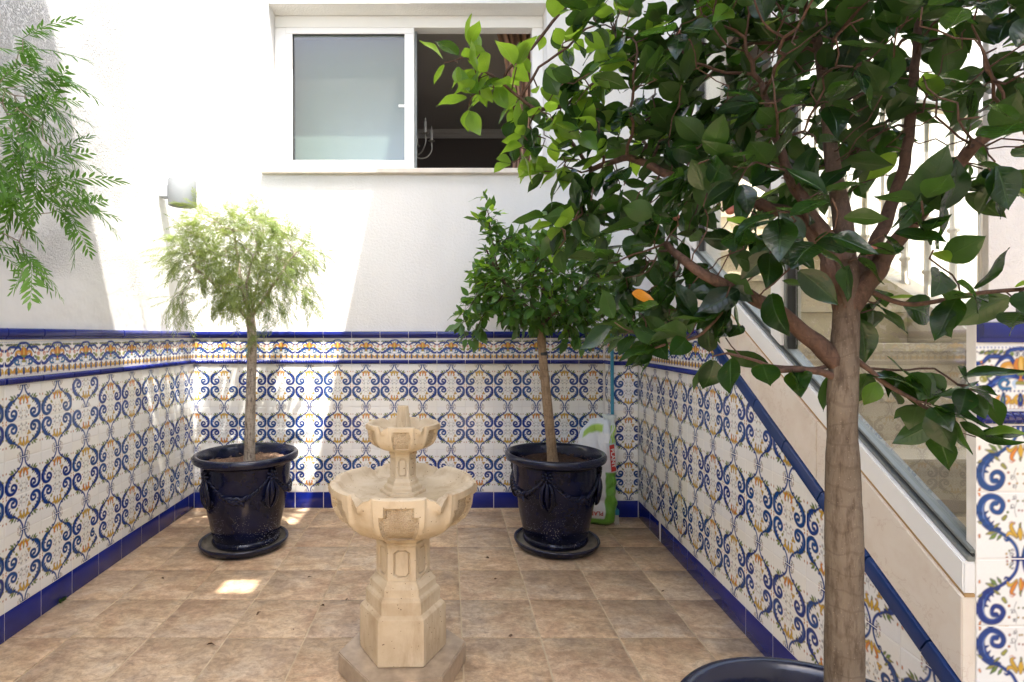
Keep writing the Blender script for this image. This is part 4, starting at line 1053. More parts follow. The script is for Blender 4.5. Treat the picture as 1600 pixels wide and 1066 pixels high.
# folded-over flap at the top left
rows = []; cols = []
for i in range(16):
    t = i/15; row = []
    for j in range(20):
        s_ = j/19; x = -.128 + .20*s_ + .035*t; z = .44 + .245*t*(1 - .22*abs(s_ - .62)) - .10*(1-t)*(0) - .05*t*max(0, .35 - s_)*3
        row.append((x, -.072 + .060*t + .012*math.sin(s_*9 + t*4) + .006*math.sin(s_*23 + t*11), z))
        cols.append((*(LIME if (.62 < t < .86 and s_ > .12 and s_ < .75) else ((.66, .72, .76) if t > .6 else WHT)), 1))
    rows.append(row)
me = MB().grid(rows, False).mesh('flap', msk, smooth=True, fix=False); at = me.color_attributes.new('Col', 'FLOAT_COLOR', 'POINT'); at.data.foreach_set('color', np.array(cols, np.float32).ravel())
flp = link('flap', me, sack, sk, (0, 0, math.radians(-6))); md = flp.modifiers.new('film', 'SOLIDIFY'); md.thickness = .002
def text_mesh(s_, size, m, extrude=.0006):
    cu_ = bpy.data.curves.new('lettering', 'FONT'); cu_.body = s_; cu_.size = size; cu_.extrude = extrude; cu_.align_x = 'CENTER'; cu_.align_y = 'CENTER'; cu_.offset = size*.02
    o = bpy.data.objects.new('lettering', cu_); C.objects.link(o); bpy.context.view_layer.update()
    me = bpy.data.meshes.new_from_object(o.evaluated_get(bpy.context.evaluated_depsgraph_get())); bpy.data.objects.remove(o); me.materials.clear(); me.materials.append(m); return me
M['red_ink'] = simple('red_print', (.50, .03, .02), .4); M['white_ink'] = simple('white_print', (.75, .75, .72), .4)
def on_sack(p): return sk + Vector(p)
# red label with white letters on the right side, lettering running downwards
rotL = Euler((math.radians(90), math.radians(90), math.radians(14)), 'XYZ')
lab = link('label', MB().box((-.085, -.020, -.0008), (.085, .020, .0008)).mesh('label', M['red_ink']), sack, px(957.5, 716, 3.435), Euler((math.radians(90), math.radians(84), math.radians(28)), 'XYZ'))
mt = text_mesh('PLANT', .040, M['white_ink']); lt = link('lettering', mt, lab); lt.location = (0, 0, .0018)
mt = text_mesh('PLANT', .036, M['red_ink']); link('lettering', mt, sack, px(929, 802, 3.436), Euler((math.radians(90), math.radians(180), math.radians(-8)), 'XYZ'))
bro = thing('broom', 'turquoise broom handle standing upright in the corner behind the soil sack', 'broom', (1.088, 3.60, 0))
mh = simple('turquoise_handle', (.02, .20, .30), .4)
link('handle', MB().tube([(0, 0, .09), (0.002, .02, 1.28)], .0115, 12).mesh('handle', mh, smooth=True), bro, (1.088, 3.60, 0))
link('head', MB().box((-.012, -.10, .062), (.012, .06, .095)).mesh('head', mh), bro, (1.088, 3.60, 0))
mb = MB()
for i in range(3):
    for j in range(18): x, y = -.008 + .008*i, -.095 + .0088*j; mb.tube([(x, y, .063), (x*1.4, y*1.08, .001)], .0016, 4)
link('bristles', mb.mesh('bristles', simple('pale_bristle', (.5, .5, .45), .8)), bro, (1.088, 3.60, 0), kind='stuff')
# ------------------------------------------------------------------ trees grown towards points spread through their crowns
def blob(c, r, n, rs, shell=0.0):
    d = rs.normal(size=(n, 3)); d /= np.linalg.norm(d, axis=1)[:, None]
    q = (shell + (1-shell)*rs.random_sample(n))**(1/3); return np.array(c)[None] + d*q[:, None]*np.array(r)[None]

def grow(limbs, A, di, dk, step, rs, iters=140, grav=0.0, jit=.22):
    """limbs: [(points, r0, r1, growable)], the first one the trunk. Returns positions, parents, radii, limb id"""
    pos, par, rad, ok, lid = [], [], [], [], []
    for li, (P, r0, r1, g_) in enumerate(limbs):
        P = catmull([list(p) for p in P], 8); s_ = np.r_[0, np.cumsum(np.linalg.norm(np.diff(P, axis=0), axis=1))]
        n = max(2, int(s_[-1]/step)); t = np.linspace(0, s_[-1], n+1); Q = np.stack([np.interp(t, s_, P[:, k]) for k in range(3)], -1)
        if li == 0: last = -1; k0 = 0
        else: last = int(np.argmin(np.linalg.norm(np.array(pos) - Q[0], axis=1))); k0 = 1
        rf = (lambda q_: float(np.interp(q_, [i_/(len(r0)-1) for i_ in range(len(r0))], r0))) if isinstance(r0, (list, tuple)) else (lambda q_: r0 + (r1-r0)*q_)
        for k in range(k0, n+1):
            w = rs.normal(0, step*.06, 3) if 0 < k < n and li else 0
            pos.append(Q[k] + w); par.append(last); rad.append(rf(k/n)); ok.append(g_ if not isinstance(g_, float) else k/n > g_); lid.append(li); last = len(pos)-1
    nseed = len(pos); pos = [np.array(p) for p in pos]
    A = A.copy(); okk = np.array(ok); PP = np.array(pos)
    D = np.linalg.norm(A[:, None] - PP[None], axis=2); D[:, ~okk] = 9; near = D.argmin(1); dist = D.min(1)
    for it in range(iters):
        act = dist < di
        if not act.any(): break
        acc = {}
        for a in np.nonzero(act)[0]:
            v = A[a] - pos[near[a]]; acc.setdefault(near[a], []).append(v/np.linalg.norm(v))
        new = []
        for k, vs in acc.items():
            d = np.mean(vs, 0) + rs.normal(0, jit, 3); d[2] -= grav; d /= np.linalg.norm(d); q = pos[k] + d*step
            if len(pos) + len(new) > 6000: break
            new.append((k, q))
        b = len(pos); NP = []
        for k, q in new: pos.append(q); par.append(int(k)); rad.append(0); lid.append(-1); NP.append(q)
        NP = np.array(NP); D = np.linalg.norm(A[:, None] - NP[None], axis=2); m = D.min(1); i = D.argmin(1)
        up = m < dist; near[up] = i[up] + b; dist[up] = m[up]
        keep = dist > dk; A, near, dist = A[keep], near[keep], dist[keep]
        if len(A) == 0: break
    return np.array(pos), np.array(par), np.array(rad), np.array(lid), nseed

def radii(pos, par, rad, nseed, tip, ex):
    acc = np.zeros(len(pos)); out = np.zeros(len(pos))
    for i in range(len(pos)-1, -1, -1):
        r = max(tip, acc[i]**(1/ex)) if i >= nseed else max(rad[i], min(acc[i]**(1/ex), rad[i]*1.15))
        out[i] = r
        if par[i] >= 0: acc[par[i]] += min(r, 1)**ex
    return out

def tree_mesh(t, base, G, barks, tip=.0016, ex=2.35, names=('trunk', 'limb', 'twigs'), flare=1.0):
    pos, par, rad, lid, ns = G; r = radii(pos, par, rad, ns, tip, ex); kids = {}
    for i, p in enumerate(par):
        if p >= 0: kids.setdefault(int(p), []).append(i)
    starts = [0]; chains = []
    while starts:
        i = starts.pop(); ch = [i]; L0 = lid[i]
        while i in kids:
            ks = kids[i]
            same = [k for k in ks if lid[k] == L0 and L0 >= 0]
            main = same[0] if same else (max(ks, key=lambda k: r[k]) if L0 < 0 else None)
            starts += [k for k in ks if k != main]
            if main is None: break
            i = main; ch.append(i)
        chains.append(ch)
    tw = MB()
    for ch in chains:
        P = [pos[k] for k in ch]; R = [r[k] for k in ch]; L0 = lid[ch[0]]
        if par[ch[0]] >= 0: P = [pos[par[ch[0]]]] + P; R = [min(R[0]*1.25, r[par[ch[0]]])] + R
        if len(P) < 2: continue
        P = [Vector(p) for p in P]
        if L0 >= 0:
            c = catmull([list(p) for p in P], 3); R = np.interp(np.linspace(0, 1, len(c)), np.linspace(0, 1, len(R)), R)
            rr = np.array(R)*(1 + np.convolve(NR.normal(0, .05, len(R)+6), np.ones(7)/7, 'valid'))
            if L0 == 0: rr[:6] *= np.linspace(flare, 1, 6)
            b = Vector(base); m_ = MB().tube([Vector(p) - b for p in c], rr, 18 if L0 == 0 else 11).mesh(names[0] if L0 == 0 else names[1], barks[0] if L0 == 0 else barks[1], smooth=True)
            link(names[0] if L0 == 0 else names[1], m_, t, base)
        else:
            b = Vector(base); tw.tube([p - b for p in P], R, 6 if max(R) > .004 else 4, cap=len(P) > 1)
    if tw.v: link(names[2], tw.mesh('twigs', barks[2], smooth=True, fix=False), t, base, kind='stuff')
    return pos, par, r, kids

def leaf_shape(L_, Wd, fold, droop, seed, nl=7, nw=4, point=.08, obov=.0):
    """leaf along +y from its stalk, face up (+z)"""
    rs = np.random.RandomState(seed); V = []; vein = []
    st = .16*L_
    side = rs.normal(0, .05)
    for i in range(nl+1):
        t = i/nl; w = Wd*.5*(math.sin(math.pi*min(1, (t*.97+.015))**(0.85 + obov)))**.85
        if t > .86: w *= 1 - .45*(t-.86)/.14
        if i == nl: w = Wd*.012
        y = st + t*L_*(1 if t < 1 else 1 + point*.5); z0 = -droop*L_*t*t + .03*L_*math.sin(t*5 + seed)
        for j in range(nw+1):
            s_ = -1 + 2*j/nw; V.append((s_*w + side*L_*t*t, y - .04*L_*abs(s_)*t, z0 + fold*abs(s_)**1.3*w + .022*L_*math.sin(t*9 + s_*2.5 + seed)*abs(s_))); vein.append((1.0, (s_+1)/2, t))
    Fs = []
    for i in range(nl):
        for j in range(nw): a = i*(nw+1)+j; Fs.append((a, a+1, a+nw+2, a+nw+1))
    b = len(V); sw = .0011    # stalk
    V += [(-sw, 0, .001), (sw, 0, .001), (sw, st*1.05, .0005), (-sw, st*1.05, .0005)]; vein += [(1, .5, 0)]*4; Fs.append((b, b+1, b+2, b+3))
    return np.array(V), Fs, np.array(vein)

def frond_shape(L_, npair, ll, lw, seed):
    """feather leaf along +y, drooping; narrow leaflets in pairs"""
    rs = np.random.RandomState(seed); V = []; Fs = []; vein = []
    bend = rs.uniform(.25, .6); sb = rs.normal(0, .12)
    def cen(t): return np.array([sb*L_*t*t, L_*t*(1 - .12*t*bend), -bend*L_*t*t*.75])
    n = 7
    for i in range(n):
        c = cen(i/(n-1)); w = .0011*(1 - .6*i/(n-1)); b = len(V); V += [c + (-w, 0, .0004), c + (w, 0, .0004), c + (0, 0, -w)]; vein += [(0, 1, 0)]*3
        if i: Fs += [(b-3, b-2, b+1, b), (b-2, b-1, b+2, b+1), (b-1, b-3, b, b+2)]
    for k in range(npair*2 + 1):
        t = .14 + .86*k/(npair*2); c = cen(min(t, 1)); tn = cen(min(1, t+.02)) - cen(t-.02); tn /= np.linalg.norm(tn)
        sd = -1 if k % 2 else 1; up = np.array([0, -tn[2], tn[1]]); lat = np.array([1., 0, 0])
        if k == npair*2: d = tn; 
        else:
            an = math.radians(rs.uniform(50, 66) - 22*t); d = tn*math.cos(an) + lat*sd*math.sin(an) + up*rs.normal(-.05, .16); d /= np.linalg.norm(d)
        l = ll*(math.sin(math.pi*(.16 + .70*min(t, 1)))**.6)*rs.uniform(.85, 1.1); wv = np.cross(d, up); wv /= np.linalg.norm(wv); w = lw*.5
        b = len(V); dr = -up*.10*l
        V += [c, c + d*l*.30 + wv*w, c + d*l*.30 - wv*w, c + d*l*.68 + wv*w*.8 + dr*.5, c + d*l*.68 - wv*w*.8 + dr*.5, c + d*l + dr]; vein += [(0, 1, 0)]*6
        Fs += [(b, b+1, b+3, b+5), (b, b+5, b+4, b+2)]
    return np.array(V), Fs, np.array(vein)

def shape_mesh(name, sh, m):
    V, Fs, vein = sh; me = bpy.data.meshes.new(name); me.from_pydata(V.tolist(), [], Fs); me.materials.append(m)
    at = me.color_attributes.new('Vein', 'FLOAT_COLOR', 'POINT'); at.data.foreach_set('color', np.hstack([vein, np.ones((len(vein), 1))]).astype(np.float32).ravel())
    me.polygons.foreach_set('use_smooth', [True]*len(me.polygons)); me.update(); return me

def frame_of(d, n):
    d = d/np.linalg.norm(d); n = n - d*np.dot(n, d); ln = np.linalg.norm(n)
    if ln < 1e-3: n = np.cross(d, [1, .3, .2]); ln = np.linalg.norm(n)
    n = n/ln; x = np.cross(d, n); return np.stack([x, d, n], 1)

def foliage(t, base, items, shapes, mats, name, stuff, limit=300, parts=None):
    """items: [(pos, 3x3, scale, shape, material)]; the largest in the picture become parts, the rest one mass"""
    cp = np.array([0, 0, CZ])
    def score(it):
        p = it[0] + it[1][:, 1]*.04; d = np.linalg.norm(p - cp); x = VX + F*p[0]/max(p[1], .05); y = HY - F*(p[2]-CZ)/max(p[1], .05)
        inside = p[1] > .1 and -20 < x < 1620 and -20 < y < 1086
        return (0 if inside else 100) + d/it[2]
    items = sorted(items, key=score); ms = {}
    for it in items[:limit]:
        k = (it[3], it[4])
        if k not in ms: ms[k] = shape_mesh(name, shapes[it[3]], mats[it[4]])
        mtx = Matrix(it[1].tolist()); link(name, ms[k], t, it[0], mtx.to_euler(), (it[2],)*3)
    rest = items[limit:]
    if rest:
        V, Fs, mi, ve, off = [], [], [], [], 0
        for p, Rm, sc_, si, mi_ in rest:
            v, f, vn = shapes[si]; V.append((v*sc_) @ Rm.T + p - np.array(base)); Fs += [tuple(i + off for i in q) for q in f]; mi += [mi_]*len(f); ve.append(vn); off += len(v)
        V = np.vstack(V); ve = np.vstack(ve); me = bpy.data.meshes.new(stuff); me.from_pydata(V.tolist(), [], Fs)
        for m_ in mats: me.materials.append(m_)
        me.polygons.foreach_set('material_index', mi); me.polygons.foreach_set('use_smooth', [True]*len(me.polygons))
        at = me.color_attributes.new('Vein', 'FLOAT_COLOR', 'POINT'); at.data.foreach_set('color', np.hstack([ve, np.ones((len(ve), 1))]).astype(np.float32).ravel()); me.update()
        link(stuff, me, t, base, kind='stuff')

def fig_leaves(pos, par, r, kids, rs, cen, thr, dens, size, lit_share, droop=.35, skip=None):
    out = []
    for i in range(len(pos)):
        if r[i] > thr or par[i] < 0: continue
        term = i not in kids; d0 = pos[i] - pos[par[i]]; d0 = d0/np.linalg.norm(d0)
        dn = dens(pos[i]) if callable(dens) else dens; n = (rs.randint(2, 5) if rs.random_sample() < min(1, dn*3) else 0) if term else int(dn + rs.random_sample())
        for k in range(n):
            o = pos[i] - cen; o = o/np.linalg.norm(o); side = rs.normal(size=3); side -= d0*np.dot(side, d0); side /= np.linalg.norm(side)
            d = d0*(.75 if term else .35) + side*rs.uniform(.5, 1.0) + o*.25 + np.array([0, 0, rs.normal(-droop*.6 if not term else -.1*droop, .3)])
            nrm = np.array([0, 0, 1.0]) + o*.45 + rs.normal(0, .38, 3)
            p = pos[i] + (pos[par[i]] - pos[i])*rs.uniform(0, .9 if not term else .25)
            if skip and skip(p): continue
            lit_leaf = rs.random_sample() < lit_share(p, term)
            out.append((p, frame_of(d, nrm), size*rs.choice([.6, .75, .9, 1.0, 1.1], p=[.1, .2, .3, .25, .15])*(.85 if lit_leaf else 1), int(rs.randint(6)), 1 if lit_leaf else 0))
    return out

def V3(*a): return np.array(px(*a))
LEAVES = [leaf_shape(1.0, .54 + .075*(k % 3), .18 + .08*(k % 2), .05 + .16*k/5, k) for k in range(6)]
LEAVES2 = [leaf_shape(1.0, .52, .15 + .08*(k % 2), .05 + .16*k/5, k, 4, 2) for k in range(6)]

# ---- near fig on a thick trunk
rs = np.random.RandomState(21)
base = (XN, YN, .44)
nt_ = thing('fig_tree', 'large fig tree with thick bare trunk and broad dark leaves, rising from the nearest pot', 'tree', base)
Yn = .93
limbs = [([(XN, YN, .43), V3(1319, 900, Yn), V3(1317, 760, Yn), V3(1316, 640, Yn), V3(1319, 560, Yn), V3(1322, 490, Yn+.005), V3(1322, 420, .95), V3(1316, 340, .98), V3(1300, 250, 1.02), V3(1290, 150, 1.05), V3(1270, 20, 1.1)], [.0315, .030, .0285, .0275, .020, .0175, .015, .012, .009, .006], .006, .55),
         ([V3(1315, 572, Yn), V3(1255, 520, .945), V3(1200, 478, .95), V3(1150, 452, .97), V3(1090, 425, 1.0), V3(1040, 380, 1.06)], .0165, .0065, .45),
         ([V3(1330, 480, Yn), V3(1385, 400, .93), V3(1440, 330, .90), V3(1490, 262, .86), V3(1555, 205, .82), V3(1620, 190, .80)], .0160, .0065, .45),
         ([V3(1320, 480, .935), V3(1270, 360, 1.0), V3(1190, 320, 1.06), V3(1080, 290, 1.12), V3(990, 250, 1.16), V3(925, 265, 1.18)], .017, .005, .3),
         ([V3(1328, 460, .935), V3(1390, 330, 1.0), V3(1420, 220, 1.02), V3(1430, 90, 1.04), V3(1450, -60, 1.05)], .013, .004, .3),
         ([V3(1325, 420, .95), V3(1270, 340, .98), V3(1220, 240, 1.02), V3(1190, 130, 1.04)], .014, .004, .35),
         ([V3(925, 265, 1.18), V3(880, 210, 1.17), V3(810, 150, 1.15), V3(740, 100, 1.13)], .0045, .002, .5),
         ([V3(1312, 585, .93), V3(1255, 577, .92), V3(1200, 580, .915)], .0062, .0045, False),
         ([V3(1312, 572, .94), V3(1230, 575, .93), V3(1165, 560, .93), V3(1135, 552, .93)], .0038, .0022, .7),
         ([V3(1338, 560, .94), V3(1380, 598, .92), V3(1425, 625, .905), V3(1470, 645, .90)], .0048, .0025, .6),
         ([V3(1338, 575, .945), V3(1400, 578, .93), V3(1460, 576, .93)], .0026, .0016, .8),
         ([V3(1345, 455, .95), V3(1420, 475, .9), V3(1510, 462, .86), V3(1600, 452, .84)], .0042, .003, .5),
         ([V3(1160, 455, .965), V3(1120, 500, .97), V3(1075, 530, 1.0), V3(1020, 545, 1.02)], .0032, .002, .6)]
A = []
for (x, y, Y, r_, n) in ((760, 130, 1.13, .075, 20), (720, 95, 1.12, .05, 10), (850, 80, 1.15, .05, 4), (850, 215, 1.16, .10, 34), (950, 120, 1.15, .14, 60), (940, 300, 1.17, .10, 40), (975, 430, 1.17, .085, 36), (1000, 500, 1.1, .07, 22), (1040, 440, 1.1, .09, 26), (900, 350, 1.15, .07, 16), (1150, 330, 1.0, .10, 26), (1090, 120, 1.12, .19, 110), (1080, 330, 1.08, .13, 60), (1060, 240, 1.30, .16, 50),
                         (1190, 60, 1.0, .20, 90), (1180, 260, .98, .13, 46), (1300, 50, .95, .19, 80), (1420, 90, .90, .17, 66), (1510, 40, .82, .14, 44), (1575, 190, .74, .07, 14), (1570, 100, .95, .16, 40), (1450, 350, .82, .055, 12), (1200, 400, .93, .07, 14), (1290, 330, .80, .06, 9),
                         (1250, 170, 1.28, .24, 90), (1420, 150, 1.22, .20, 50), (1120, 500, .97, .04, 10), (1040, 530, 1.03, .035, 8), (1130, 560, .93, .025, 5), (1490, 640, .88, .055, 16), (1520, 690, .86, .03, 6), (1375, 470, .93, .03, 5), (1525, 265, .92, .035, 7), (1590, 470, .82, .04, 7),
                         (1300, -150, 1.0, .3, 90), (1600, -60, .9, .25, 60), (1020, -60, 1.15, .2, 46), (1750, 100, .85, .2, 40)):
    q = blob(V3(x, y, Y), (r_,)*3, n, rs); A.append(q)
A = np.vstack(A); A = A[(np.linalg.norm(A - np.array([0, 0, CZ]), axis=1) > .52)]
wallx = 1.1005 + .0471*A[:, 1] - .10; A = A[(A[:, 0] < wallx) | (A[:, 2] < 0)]
G = grow(limbs, A, .30, .030, .024, rs)
pos, par, r, kids = tree_mesh(nt_, base, G, (M['bark_ficus'], M['bark_red'], M['bark_red']), .0013, 2.25, flare=1.12)
cen = np.array(V3(1280, 200, 1.0))
def young_lit(p, term):  # share of leaves coloured as backlit, highest at the crown's upper left
    x = VX + F*p[0]/p[1]; y = HY - F*(p[2]-CZ)/p[1]
    return (.75 if x < 880 else .45 if x < 1010 and y < 260 else .16 if y < 110 and x < 1300 else .025) * (1.25 if term else .8)
def near_dens(p):
    q = np.linalg.norm((p - np.array([XN, YN + .03, 1.62]))*np.array([1, 1, 1.15])); x = VX + F*p[0]/p[1]
    return .18 if q < .25 else .45 if q < .34 else .85
def near_skip(p): return np.linalg.norm(p - np.array([0, 0, CZ])) < .50 or p[0] > 1.1005 + .0471*p[1] - .06
items = fig_leaves(pos, par, r, kids, rs, cen, .0042, near_dens, .069, young_lit, .5, near_skip)
foliage(nt_, base, items, LEAVES, [M['leaf_ficus'], M['leaf_young_lit']], 'leaf', 'leaves', 300)
print('near fig', len(pos), len(items))
om = shape_mesh('leaf', LEAVES[2], M['leaf_orange'])
link('leaf', om, nt_, px(982, 457, 1.02), Matrix(frame_of(np.array([.9, -.1, -.25]), np.array([0, -.8, .6])).tolist()).to_euler(), (.042,)*3, label='yellowed orange leaf hanging over the far fig')
fm = MB().lathe([(.0005, 0), (.004, .001), (.0068, .005), (.007, .009), (.005, .013), (.0008, .0145)], 14).mesh('fig_fruit', M['fig_fruit'], smooth=True)
tips = [i for i in range(len(pos)) if i not in kids and 900 < VX + F*pos[i][0]/pos[i][1] < 1450]
for i in rs.choice(tips, 16, replace=False): link('fig_fruit', fm, nt_, pos[i] + rs.normal(0, .006, 3), tuple(rs.uniform(0, 3, 3)), (1.0 + .3*rs.random_sample(),)*3)

# ---- far fig
rs = np.random.RandomState(5)
base = (XB, YB, .46); ft = thing('fig_tree', 'small round-headed fig tree with slender leaning trunk, rising from the pot beside the sack', 'tree', base)
Yb = YB
limbs = [([(XB - .012, Yb, .46), V3(858, 660, Yb), V3(852, 600, Yb), V3(847, 545, Yb), V3(845, 505, Yb)], .031, .023, False),
         ([V3(845, 510, Yb), V3(815, 470, Yb-.05), V3(780, 430, Yb-.1), V3(760, 390, Yb-.1)], .012, .005, .3),
         ([V3(845, 505, Yb), V3(850, 450, Yb+.02), V3(860, 390, Yb)], .014, .005, .3),
         ([V3(845, 508, Yb), V3(885, 470, Yb-.06), V3(930, 430, Yb-.1)], .012, .005, .3),
         ([V3(845, 505, Yb), V3(830, 460, Yb-.18), V3(835, 420, Yb-.3)], .011, .004, .3),
         ([V3(846, 500, Yb), V3(860, 470, Yb+.18), V3(850, 430, Yb+.3)], .011, .004, .3),
         ([V3(780, 430, Yb-.1), V3(768, 370, Yb-.1), V3(760, 320, Yb-.08)], .004, .002, .3)]
A = np.vstack([blob(V3(850, 440, Yb), (.45, .42, .31), 820, rs, .22), blob(V3(738, 500, Yb-.05), (.12, .16, .13), 60, rs), blob(V3(765, 350, Yb-.08), (.09, .09, .10), 34, rs), blob(V3(758, 318, Yb-.08), (.03, .03, .05), 8, rs), blob(V3(960, 500, Yb), (.12, .16, .13), 60, rs), blob(V3(880, 370, Yb), (.22, .2, .07), 50, rs), blob(V3(900, 530, Yb-.1), (.10, .12, .06), 24, rs)])
A = A[A[:, 1] < BY - .10]
G = grow(limbs, A, .35, .038, .032, rs)
pos, par, r, kids = tree_mesh(ft, base, G, (M['bark_tan'], M['bark_ficus'], M['bark_red']), .0013, 2.3, flare=1.15)
def young_lit_far(p, term):  # top and left of the far crown get the lit leaf colour
    x = VX + F*p[0]/p[1]; y = HY - F*(p[2]-CZ)/p[1]; return .75 if (y < 360 or (x < 760 and y < 460)) and term else .10
items = fig_leaves(pos, par, r, kids, rs, np.array(V3(848, 460, Yb)), .0048, 1.8, .077, young_lit_far, .35)
print('far fig', len(pos), len(items))
foliage(ft, base, items, LEAVES2, [M['leaf_far'], M['leaf_young_lit']], 'leaf', 'leaves', 300)
link('tie', MB().lathe([(.0235, -.010), (.0265, -.008), (.0265, .008), (.0235, .010)], 20).mesh('tie', M['gasket'], smooth=True), ft, px(848.5, 553, Yb), (0, math.radians(-4), 0))

# ---- pepper trees
FRONDS2 = [frond_shape(.20 + .02*(k % 3), 10 + k % 3, .054, .0094, 60 + k) for k in range(5)]
FRONDS = [frond_shape(.19 + .02*(k % 3), 11 + k % 3, .044, .0058, 40 + k) for k in range(5)]
def fronds(pos, par, r, kids, rs, cen, thr, dens, size, outw=.6, grav=.5):
    out = []
    for i in range(len(pos)):
        if r[i] > thr or par[i] < 0: continue
        term = i not in kids; d0 = pos[i] - pos[par[i]]; d0 /= np.linalg.norm(d0)
        for k in range(rs.randint(3, 5) if term else (1 if rs.random_sample() < dens else 0)):
            o = pos[i] - cen; o /= np.linalg.norm(o)
            d = d0*.5 + o*outw + rs.normal(0, .5, 3); d[2] -= grav*rs.random_sample(); nrm = np.array([0, 0, 1.]) + o*.5 + rs.normal(0, .3, 3)
            out.append((pos[i], frame_of(d, nrm), size*rs.uniform(.65, 1.1), int(rs.randint(5)), 0))
    return out
rs = np.random.RandomState(9)
base = (XA, YA, .46); pt = thing('pepper_tree', 'sunlit small tree with pale feathery leaves in the pot below the wall lamp', 'tree', base)
Ya = YA
limbs = [([(XA + .015, Ya, .46), V3(391, 650, Ya), V3(393, 580, Ya), V3(394, 530, Ya), V3(391, 495, Ya)], .031, .024, False),
         ([V3(391, 500, Ya), V3(360, 468, Ya-.03), V3(330, 440, Ya-.05), V3(300, 415, Ya-.05)], .013, .005, .3),
         ([V3(391, 495, Ya), V3(378, 450, Ya+.03), V3(372, 400, Ya+.05), V3(365, 360, Ya)], .013, .005, .3),
         ([V3(391, 498, Ya), V3(420, 455, Ya-.04), V3(450, 410, Ya-.06), V3(475, 380, Ya)], .013, .005, .3),
         ([V3(392, 495, Ya), V3(385, 450, Ya-.2), V3(395, 400, Ya-.3)], .010, .004, .3),
         ([V3(392, 495, Ya), V3(400, 450, Ya+.2), V3(410, 410, Ya+.3)], .010, .004, .3)]
A = np.vstack([blob(V3(378, 392, Ya), (.40, .38, .25), 700, rs, .10), blob(V3(300, 420, Ya), (.10, .16, .13), 26, rs), blob(V3(475, 395, Ya), (.13, .16, .13), 60, rs), blob(V3(420, 480, Ya-.1), (.08, .12, .05), 10, rs), blob(V3(400, 350, Ya), (.28, .25, .06), 30, rs), blob(V3(388, 462, Ya - .05), (.24, .26, .09), 70, rs), blob(V3(290, 470, Ya), (.09, .14, .07), 24, rs), blob(V3(475, 455, Ya), (.09, .14, .08), 24, rs)])
G = grow(limbs, A, .4, .05, .035, rs, grav=.05)
pos, par, r, kids = tree_mesh(pt, base, G, (M['bark_pepper'], M['bark_pepper'], M['bark_pepper']), .0014, 2.3, flare=1.2)
items = fronds(pos, par, r, kids, rs, np.array(V3(380, 430, Ya)), .0042, .95, .80, .45, .65)
for (x, y) in ((398, 520), (388, 515), (405, 525), (395, 505), (385, 500), (410, 515)):     # shoots on the stem
    items.append((V3(x, y, Ya - .03), frame_of(np.array([rs.normal(.1, .6), -.7, rs.uniform(-.6, .2)]), np.array([0, -.2, 1])), .7, int(rs.randint(5)), 0))
print('pepper', len(pos), len(items))
foliage(pt, base, items, FRONDS, [M['leaf_pepper']], 'frond', 'fronds', 300)

rs = np.random.RandomState(15)
base = (XL, YL, .46); pl_ = thing('pepper_tree', 'feathery bright green tree whose drooping fronds hang in front of the rough stucco wall', 'tree', base)
limbs = [([(XL, YL, .46), (XL+.01, YL, .8), (XL-.01, YL+.01, 1.1), (XL, YL, 1.4)], .030, .022, False),
         ([(XL, YL, 1.38), (XL+.12, YL+.03, 1.58), (XL+.26, YL+.08, 1.74), (XL+.36, YL+.12, 1.80)], .011, .004, .3),
         ([(XL, YL, 1.4), (XL+.05, YL-.03, 1.6), (XL+.10, YL-.02, 1.85)], .012, .004, .3),
         ([(XL, YL, 1.38), (XL-.12, YL-.06, 1.55), (XL-.2, YL-.1, 1.75)], .011, .004, .3),
         ([(XL, YL, 1.35), (XL+.16, YL+.06, 1.45), (XL+.30, YL+.08, 1.46)], .008, .003, .4)]
A = []
for (x, y, Y, r_, n) in ((-10, 120, 1.25, .11, 30), (5, 390, 1.25, .05, 10), (30, 170, 1.27, .09, 22), (70, 220, 1.30, .075, 18), (20, 260, 1.24, .09, 22), (85, 300, 1.30, .05, 9), (-60, 200, 1.2, .14, 24), (-10, 370, 1.25, .06, 12), (25, 360, 1.27, .05, 8), (40, 140, 1.36, .07, 8), (85, 230, 1.3, .04, 5), (15, 60, 1.27, .05, 8), (50, 330, 1.3, .05, 8)):
    A.append(blob(V3(x, y, Y), (r_,)*3, int(n*1.15), rs))
A.append(blob((XL-.02, YL-.05, 1.72), (.28, .25, .24), 90, rs)); A = np.vstack(A); A = A[A[:, 0] > -1.66]
G = grow(limbs, A, .4, .05, .035, rs, grav=.05)
pos, par, r, kids = tree_mesh(pl_, base, G, (M['bark_pepper'], M['bark_pepper'], M['bark_pepper']), .0012, 2.3, flare=1.2)
items = fronds(pos, par, r, kids, rs, np.array([XL, YL, 1.7]), .0042, .55, .72, .5, 1.1)
items = [i_ for i_ in items if i_[0][0] > -1.70 + .05]
print('pepper left', len(pos), len(items))
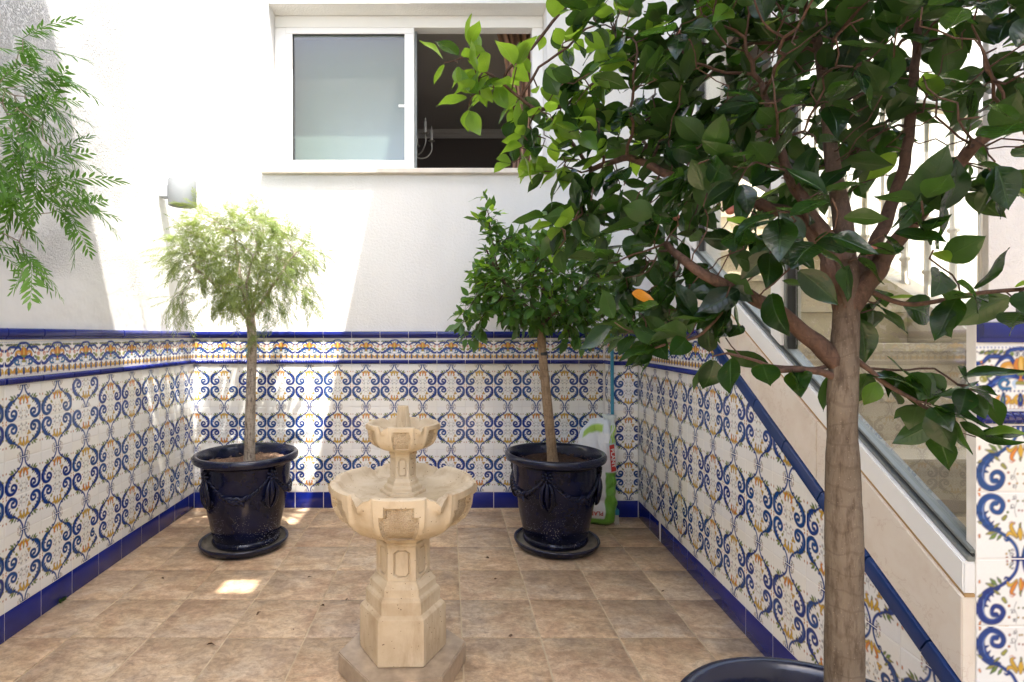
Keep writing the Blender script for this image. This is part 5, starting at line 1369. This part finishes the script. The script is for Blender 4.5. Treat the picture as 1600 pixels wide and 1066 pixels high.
foliage(pl_, base, items, FRONDS2, [M['leaf_pepper_near']], 'frond', 'fronds', 300)

# ------------------------------------------------------------------ small things on the floor
wd = thing('weed', 'tiny green weed sprouting from the floor joint by the left blue skirting tiles', 'weed', (px(98, 938, 2.49).x, 2.49, 0))
wi = []
for k in range(12): wi.append((np.array(wd.location) + rs.normal(0, .008, 3)*[1, 2.5, 0], frame_of(np.array([rs.normal(0, .6), rs.normal(0, .6), .8]), rs.normal(0, 1, 3)), .022, int(rs.randint(6)), 0))
foliage(wd, tuple(wd.location), wi, LEAVES2, [M['leaf_ficus']], 'leaf', 'leaves', 40)
M['leaf_dry'] = simple('dry_leaf', (.10, .055, .028), .8, var=.4, vscale=40)
dl = [shape_mesh('fallen_leaf', leaf_shape(.03, .013, .9, .35, k, 4, 2), M['leaf_dry']) for k in range(3)]
for k, (x, y, lb) in enumerate((
    (408, 957, 'dry brown leaf on the floor below the small sunlit patch'), (500, 948, 'dry brown leaf on the floor midway from the sunlit patch to the fountain foot'),
    (545, 936, 'dry brown leaf on the floor close beside the left flank of the fountain pedestal'), (461, 985, 'dry brown leaf on a floor joint in front of the sunlit patch'),
    (961, 993, 'dry brown leaf on the floor joint midway from the fountain to the nearest pot'), (804, 994, 'dry brown leaf on the floor to the right of the fountain plinth'),
    (322, 1010, 'dry brown leaf on the floor far to the left of the fountain plinth'), (480, 905, 'dry brown leaf on the floor between the sunlit tree pot and the fountain'),
    (778, 905, 'dry brown leaf on the floor in front of the saucer near the soil sack'), (757, 872, 'dry brown leaf on the floor just left of the saucer near the soil sack'),
    (250, 905, 'dry brown leaf on the floor between the left wall skirting and the sunlit tree pot'), (1040, 925, 'dry brown leaf on the floor beside the skirting of the sloping right wall'))):
    Y = F*CZ/(y - HY); o = link('fallen_leaf', dl[k % 3], None, (px(x, y, Y).x, Y, .004), (rs.normal(0, .25), rs.normal(0, .25), rs.uniform(0, 6.28)), (rs.uniform(.6, 1.1),)*3)
    tag(o, lb, 'leaf', 'dry leaves scattered on the floor')
